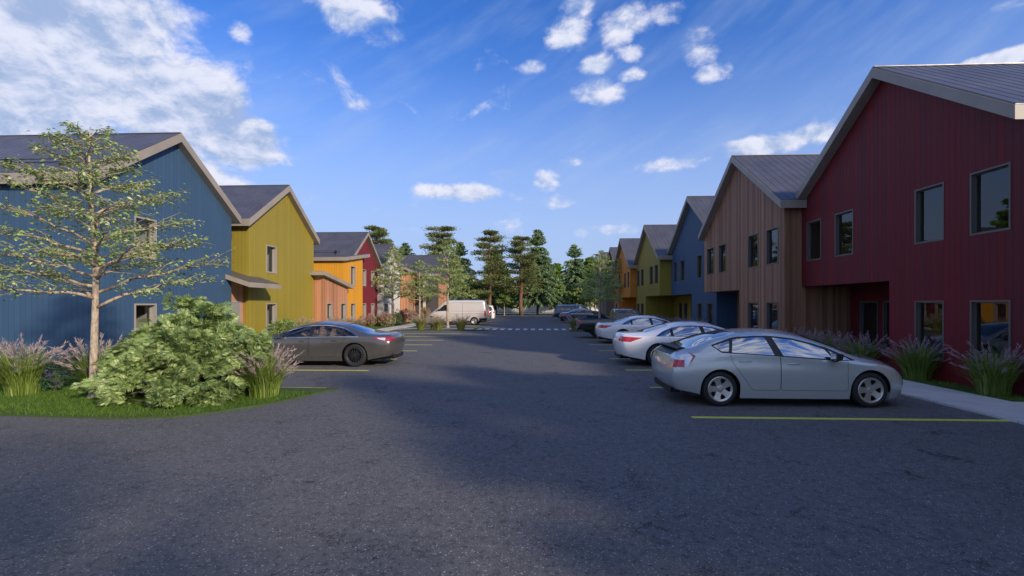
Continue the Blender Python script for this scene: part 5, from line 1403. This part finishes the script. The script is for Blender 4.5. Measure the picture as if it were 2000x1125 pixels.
# ---- the big feathery evergreen shrub by the near tree
def evergreen_shrub(loc):
    random.seed(21)
    root = empty('evergreen_shrub', loc, 0, 'large feathery pale green evergreen shrub on the near left lawn', 'shrub')
    P = []; D_ = []; U = []
    mb = MB(); tips = []
    lumps = [(0, 0, .50, 1.0, 1.0, .50), (-.85, -.1, .45, .70, .7, .42), (.55, -.1, .55, .95, .8, .58), (.0, .1, 1.05, .85, .7, .48), (.68, 0, 1.10, .68, .6, .45), (-.12, .1, 1.62, .27, .3, .26), (.40, .05, 1.58, .24, .3, .22), (-.62, .05, .92, .55, .5, .36), (1.05, -.05, .95, .50, .5, .46), (-1.25, -.15, .32, .42, .5, .26), (.95, -.4, .35, .6, .5, .30)]
    lumps = []
    for i in range(46):      # knobbly outline: many small lumps over one low dome
        zz_ = 1-(i+.5)/46*1.12; a = i*2.39996; r_ = math.sqrt(max(0, 1-zz_*zz_)); m_ = random.uniform(.80, 1.0)
        lumps.append((1.22*r_*math.cos(a)*m_, .88*r_*math.sin(a)*m_, .50+1.02*zz_*m_*(1-.22*abs(r_*math.cos(a))), random.uniform(.20, .36), random.uniform(.20, .34), random.uniform(.16, .27)))
    lumps += [(-.14, .0, 1.66, .22, .25, .24), (.42, .0, 1.58, .20, .25, .22), (-1.28, -.25, .28, .32, .4, .2), (1.2, -.2, .95, .3, .3, .3), (-.6, -.85, .26, .36, .3, .18), (.3, -.95, .24, .36, .3, .18), (.9, -.7, .28, .34, .3, .2)]
    for l in lumps:
        oc = Vector((l[0], l[1]*1.2, (l[2]-.45)*1.0)).normalized()
        for q in range(random.randint(7, 11)):
            v = (oc*.75+Vector((random.gauss(0, 1), random.gauss(0, 1), random.gauss(0, 1))).normalized()).normalized()
            c = Vector((l[0]+v.x*l[3], l[1]+v.y*l[4], max(.08, l[2]+v.z*l[5])))
            tips.append((c, v))
    for (c, v) in tips:
        b = Vector((c.x*.25, c.y*.25, c.z*.35)); mid = b.lerp(c, .6)+Vector((0, 0, .1))
        if random.random() < .5: mb.tube([b, mid, c], [.014, .010, .004], 5, cap=False)
        out = Vector((c.x*.8+v.x*.6, c.y*.8+v.y*.6, .12)).normalized()
        for k in range(17):      # a spray of fronds around each tip
            d = (out+Vector((random.gauss(0, .55), random.gauss(0, .55), random.gauss(.05, .30)))).normalized()
            s = c-out*random.uniform(-.04, .20)+Vector((random.gauss(0, .07), random.gauss(0, .07), random.gauss(0, .045)))
            P.append(s[:]); D_.append(d[:]); U.append((v.x*1.1+random.gauss(0, .35), v.y*1.1+random.gauss(0, .35), .65+random.gauss(0, .2)))
    P = np.array(P); D_ = nrm(np.array(D_)); U = np.array(U); n = len(P)
    S_ = nrm(np.cross(D_, U)); N2 = np.cross(S_, D_)
    Ls = rng.uniform(.11, .22, n)[:, None]
    Vs = []; Fs = []; off = 0
    for j in range(7):
        t = (j+.6)/7
        for sgn in (-1, 1):
            b0 = P+D_*Ls*t-N2*Ls*.25*t*t
            ln = Ls*(.62*(1-t)**.7+.16)
            dd = nrm(D_*.75+S_*sgn*.75+N2*rng.normal(0, .12, n)[:, None])
            tip = b0+dd*ln-N2*ln*.12; wv = nrm(np.cross(dd, N2))*ln*.105
            V = np.stack([b0-wv*.4, b0+dd*ln*.55+wv, tip, b0+dd*ln*.55-wv], 1).reshape(-1, 3); b = np.arange(n)[:, None]*4+off
            Fs.append(b+np.array([[0, 1, 2, 3]])); Vs.append(V); off += 4*n
    wv = S_*.006
    V = np.stack([P-wv, P+D_*Ls*.6+wv*.8-N2*Ls*.09, P+D_*Ls*1.15-N2*Ls*.3, P+D_*Ls*.6-wv*.8-N2*Ls*.09], 1).reshape(-1, 3)
    b = np.arange(n)[:, None]*4+off; Fs.append(b+np.array([[0, 1, 2, 3]])); Vs.append(V)
    V = np.concatenate(Vs); F = np.concatenate(Fs)
    mb.tube([(-.6, -.9, .08), (-.1, -1.02, .10), (.5, -1.0, .14), (1.0, -.8, .12)], [.012, .010, .008, .005], 5)
    mb.build('stem', M['barkd'], root, smooth=True)
    fast_mesh('foliage', V, F, M['cedarleaf'], root)
    return root
evergreen_shrub((-6.82, 9.0, .03))

# ---- far trees
def spruce(name, label, loc, H, Rb, seed, mat='spruce', group=None):
    random.seed(seed); root = empty(name, loc, 0, label, 'tree', group)
    m = MB(); m.tube([(0, 0, 0), (0, 0, H*.5), (0, 0, H)], [.22, .13, .02], 8); m.build('trunk', M['barkd'], root)
    P = []; D_ = []
    z = H*.15
    while z < H*.985:
        t = z/H; rad = 1.75*Rb*(1-t)**.85*(1.0 if t > .2 else .8)
        nbr = max(5, int(12*(1-t)+5))
        for b in range(nbr):
            a = random.uniform(0, 2*PI); L_ = rad*random.uniform(.62, 1.12)+.10
            npt = max(3, int(L_*6.5))
            for k in range(npt):
                s = (k+.7)/npt; dro = -.30*L_*s*s+.12*L_*s if t < .8 else .3*L_*s
                q = (math.cos(a)*L_*s, math.sin(a)*L_*s, z+dro)
                for w_ in range(4):
                    P.append((q[0]+random.gauss(0, .07), q[1]+random.gauss(0, .07), q[2]+random.gauss(0, .05)))
                    D_.append((math.cos(a)*.6+random.gauss(0, .45), math.sin(a)*.6+random.gauss(0, .45), -.55+random.gauss(0, .25)+(1.1*t if t > .8 else 0)))
        z += H*.021*(1.15-t*.5)
    P = np.array(P); D_ = np.array(D_)
    V, F = leaves(P, D_, rv(len(P)), rng.uniform(.26, .50, len(P))*H/13, .17*H/13, .15, .15)
    fast_mesh('crown', V, F, M[mat], root)
    return root
def pine(name, label, loc, H, seed, group=None, lower=.30):
    random.seed(seed); root = empty(name, loc, 0, label, 'tree', group)
    m = MB(); tp = [(.12*math.sin(i*1.3+seed), .1*math.cos(i+seed), H*.95*i/8) for i in range(9)]
    m.tube(tp, [.36-.034*i for i in range(9)], 10)
    P = []; D_ = []
    nb = 54
    for b in range(nb):
        t = b/(nb-1); lay = int(t*8.99)/8; z = H*(lower+(.965-lower)*lay**.9)+random.uniform(-.16, .16)*(1+3.2*(1-lay))
        rad = H*.20*((1-t)**.55*.75+.45)*random.uniform(.5, 1.1)
        a = random.uniform(0, 2*PI); c = Vector(tp[min(8, int(z/(H*.95)*8))])*1.0; c.z = z
        e = c+Vector((math.cos(a)*rad, math.sin(a)*rad, rad*.05))
        m.tube([c-Vector((0, 0, .3)), c.lerp(e, .5)-Vector((0, 0, .12)), e], [.09, .05, .02], 5, cap=False)
        npads = 3 if t < .8 else 3
        for pd in range(npads):
            s = .42+.29*pd; q = c.lerp(e, s); rx = rad*(.30+.06*random.random()); rzz = .085*rad+.07
            for k in range(int(95)):
                v = Vector((random.gauss(0, .5), random.gauss(0, .5), random.gauss(0, .55)))
                P.append((q.x+v.x*rx*1.3, q.y+v.y*rx*1.3, q.z+v.z*rzz*1.2)); D_.append((v.x+math.cos(a)*.5, v.y+math.sin(a)*.5, .35+random.gauss(0, .35)))
    m.build('trunk', M['barkp'], root, smooth=True)
    P = np.array(P); D_ = np.array(D_)
    V, F = leaves(P, D_, rv(len(P)), rng.uniform(.22, .42, len(P))*H/14, .12*H/14, .15)
    fast_mesh('crown', V, F, M['pine'], root)
    return root
def at(px, d): return ((px-1041)/905*d, d, 0)
GN = 'conifers at the end of the lane'
pa = pine('pine_tree', 'tall dark pine with flat layered branches left of the middle of the lane', at(957, 76), 14.0, 3, GN)
pb = pine('pine_tree', 'dark layered pine with orange brown trunk in the middle of the lane end', at(1018, 76), 13.1, 9, GN)
place(pa, at(862, 71), 2.0, 1.0, 'dark layered pine rising over the dark grey house roof', GN)
place(pb, at(731, 64), 1.0, .98, 'dark pine top showing over the crimson gable', GN)
sa = spruce('spruce_tree', 'tallest full green spruce right of the middle pine', at(1050, 80), 14.7, 3.6, 4, group=GN)
sb = spruce('spruce_tree', 'pointed green spruce left of the far right tree', at(1122, 84), 12.6, 3.3, 7, group=GN)
sy = spruce('spruce_tree', 'yellow green spruce behind the tall left pine', at(968, 88), 13.0, 3.4, 12, 'spruce2', GN)
place(sy, at(756, 72), 1, .93, 'yellow green spruce tip behind the white house roof', GN)
place(sa, at(789, 74), 2, .80, 'blue green spruce tip right of the white gable', GN)
place(sb, at(897, 78), 3, .98, 'spruce beside the pine over the van', GN)
place(sa, at(820, 95), 4.5, .72, 'small far spruce behind the grey roof', GN)
br = small_tree('leafy_tree', 'bright green leafy tree right of the pointed spruce', at(1152, 84), 10.6, 3.4, 60, 15, 2.6, 'bright', 'barkd', 2.0, 'leafy trees at the end of the lane', leafL=.34, thick=.16)
place(br, at(1088, 96), 2, 1.0, 'bright green leafy tree glimpsed between the spruces', 'leafy trees at the end of the lane')
place(br, at(985, 100), 3, .95, 'bright green leafy tree glimpsed right of the left pine', 'leafy trees at the end of the lane')
place(br, (-31, 50, 0), 2.2, 1.33, 'unseen tall leafy tree behind the left olive house, added for window reflections', 'leafy trees at the end of the lane')  # both trees added out of sight for reflections in the maroon house windows
place(br, (-37.5, 46, 0), .7, 1.3, 'unseen tall leafy tree behind the left blue house, added for window reflections', 'leafy trees at the end of the lane')
lt = small_tree('leafy_tree', 'low olive green tree at the lane end, leftmost of its group', at(905, 77), 7.2, 2.7, 46, 18, 2.6, 'leaf', 'bark', 2.7, 'low trees at the end of the lane', leafL=.26, thick=.13)
for i, (px, d, s, r) in enumerate([(985, 77.5, .62, 1), (1090, 79, .80, 4), (1135, 80, .85, 6), (935, 79, .72, .5), (1162, 74, .85, 2.4)]):
    place(lt, at(px, d), r, s, 'low olive green tree at the lane end, %s from the left' % ('third', 'fourth', 'fifth', 'second', 'sixth')[i], 'low trees at the end of the lane')

# ---- grass blades on the lawns
def lawn_blades(name, poly, n, h=.055, mat='lawn'):
    xs = [p[0] for p in poly]; ys = [p[1] for p in poly]
    x = rng.uniform(min(xs), max(xs), n*2); y = rng.uniform(min(ys), max(ys), n*2)
    keep = np.array([pip(a, b, poly) for a, b in zip(x, y)]); x = x[keep][:n]; y = y[keep][:n]; k = len(x)
    B = np.stack([x, y, np.full(k, .028)], 1); a = rng.uniform(0, 2*PI, k); s = np.stack([np.cos(a), np.sin(a), 0*a], 1)*.0042
    tip = B+np.stack([rng.normal(0, .018, k), rng.normal(0, .018, k), h*rng.uniform(.5, 1.2, k)], 1)
    V = np.stack([B-s, B+s, tip], 1).reshape(-1, 3); F = np.arange(3*k).reshape(-1, 3)
    tag(fast_mesh(name, V, F, M[mat]), 'short mown green grass on the lawn', 'grass', kind='stuff')
near = [p for p in isl if p[0] > -9.5 and p[1] < 10.05]
lawn_blades('grass', [(-12.5, 7.55), (-11, 7.45)]+near[:-2]+[(-8, 9.98), (-12.5, 11.5)], 42000)
lawn_blades('grass', [(-30, 10.0), (-9.6, 10.0), (-9.6, 14.4), (-30, 14.4)], 9000, .07)
lawn_blades('grass', [(9.0, 9.12), (9.68, 9.12), (9.68, 17), (9.0, 17)], 7000)
lawn_blades('grass', [(-14, 30.6), (-11.48, 30.6), (-11.48, 46), (-14, 46)], 6000, .08)
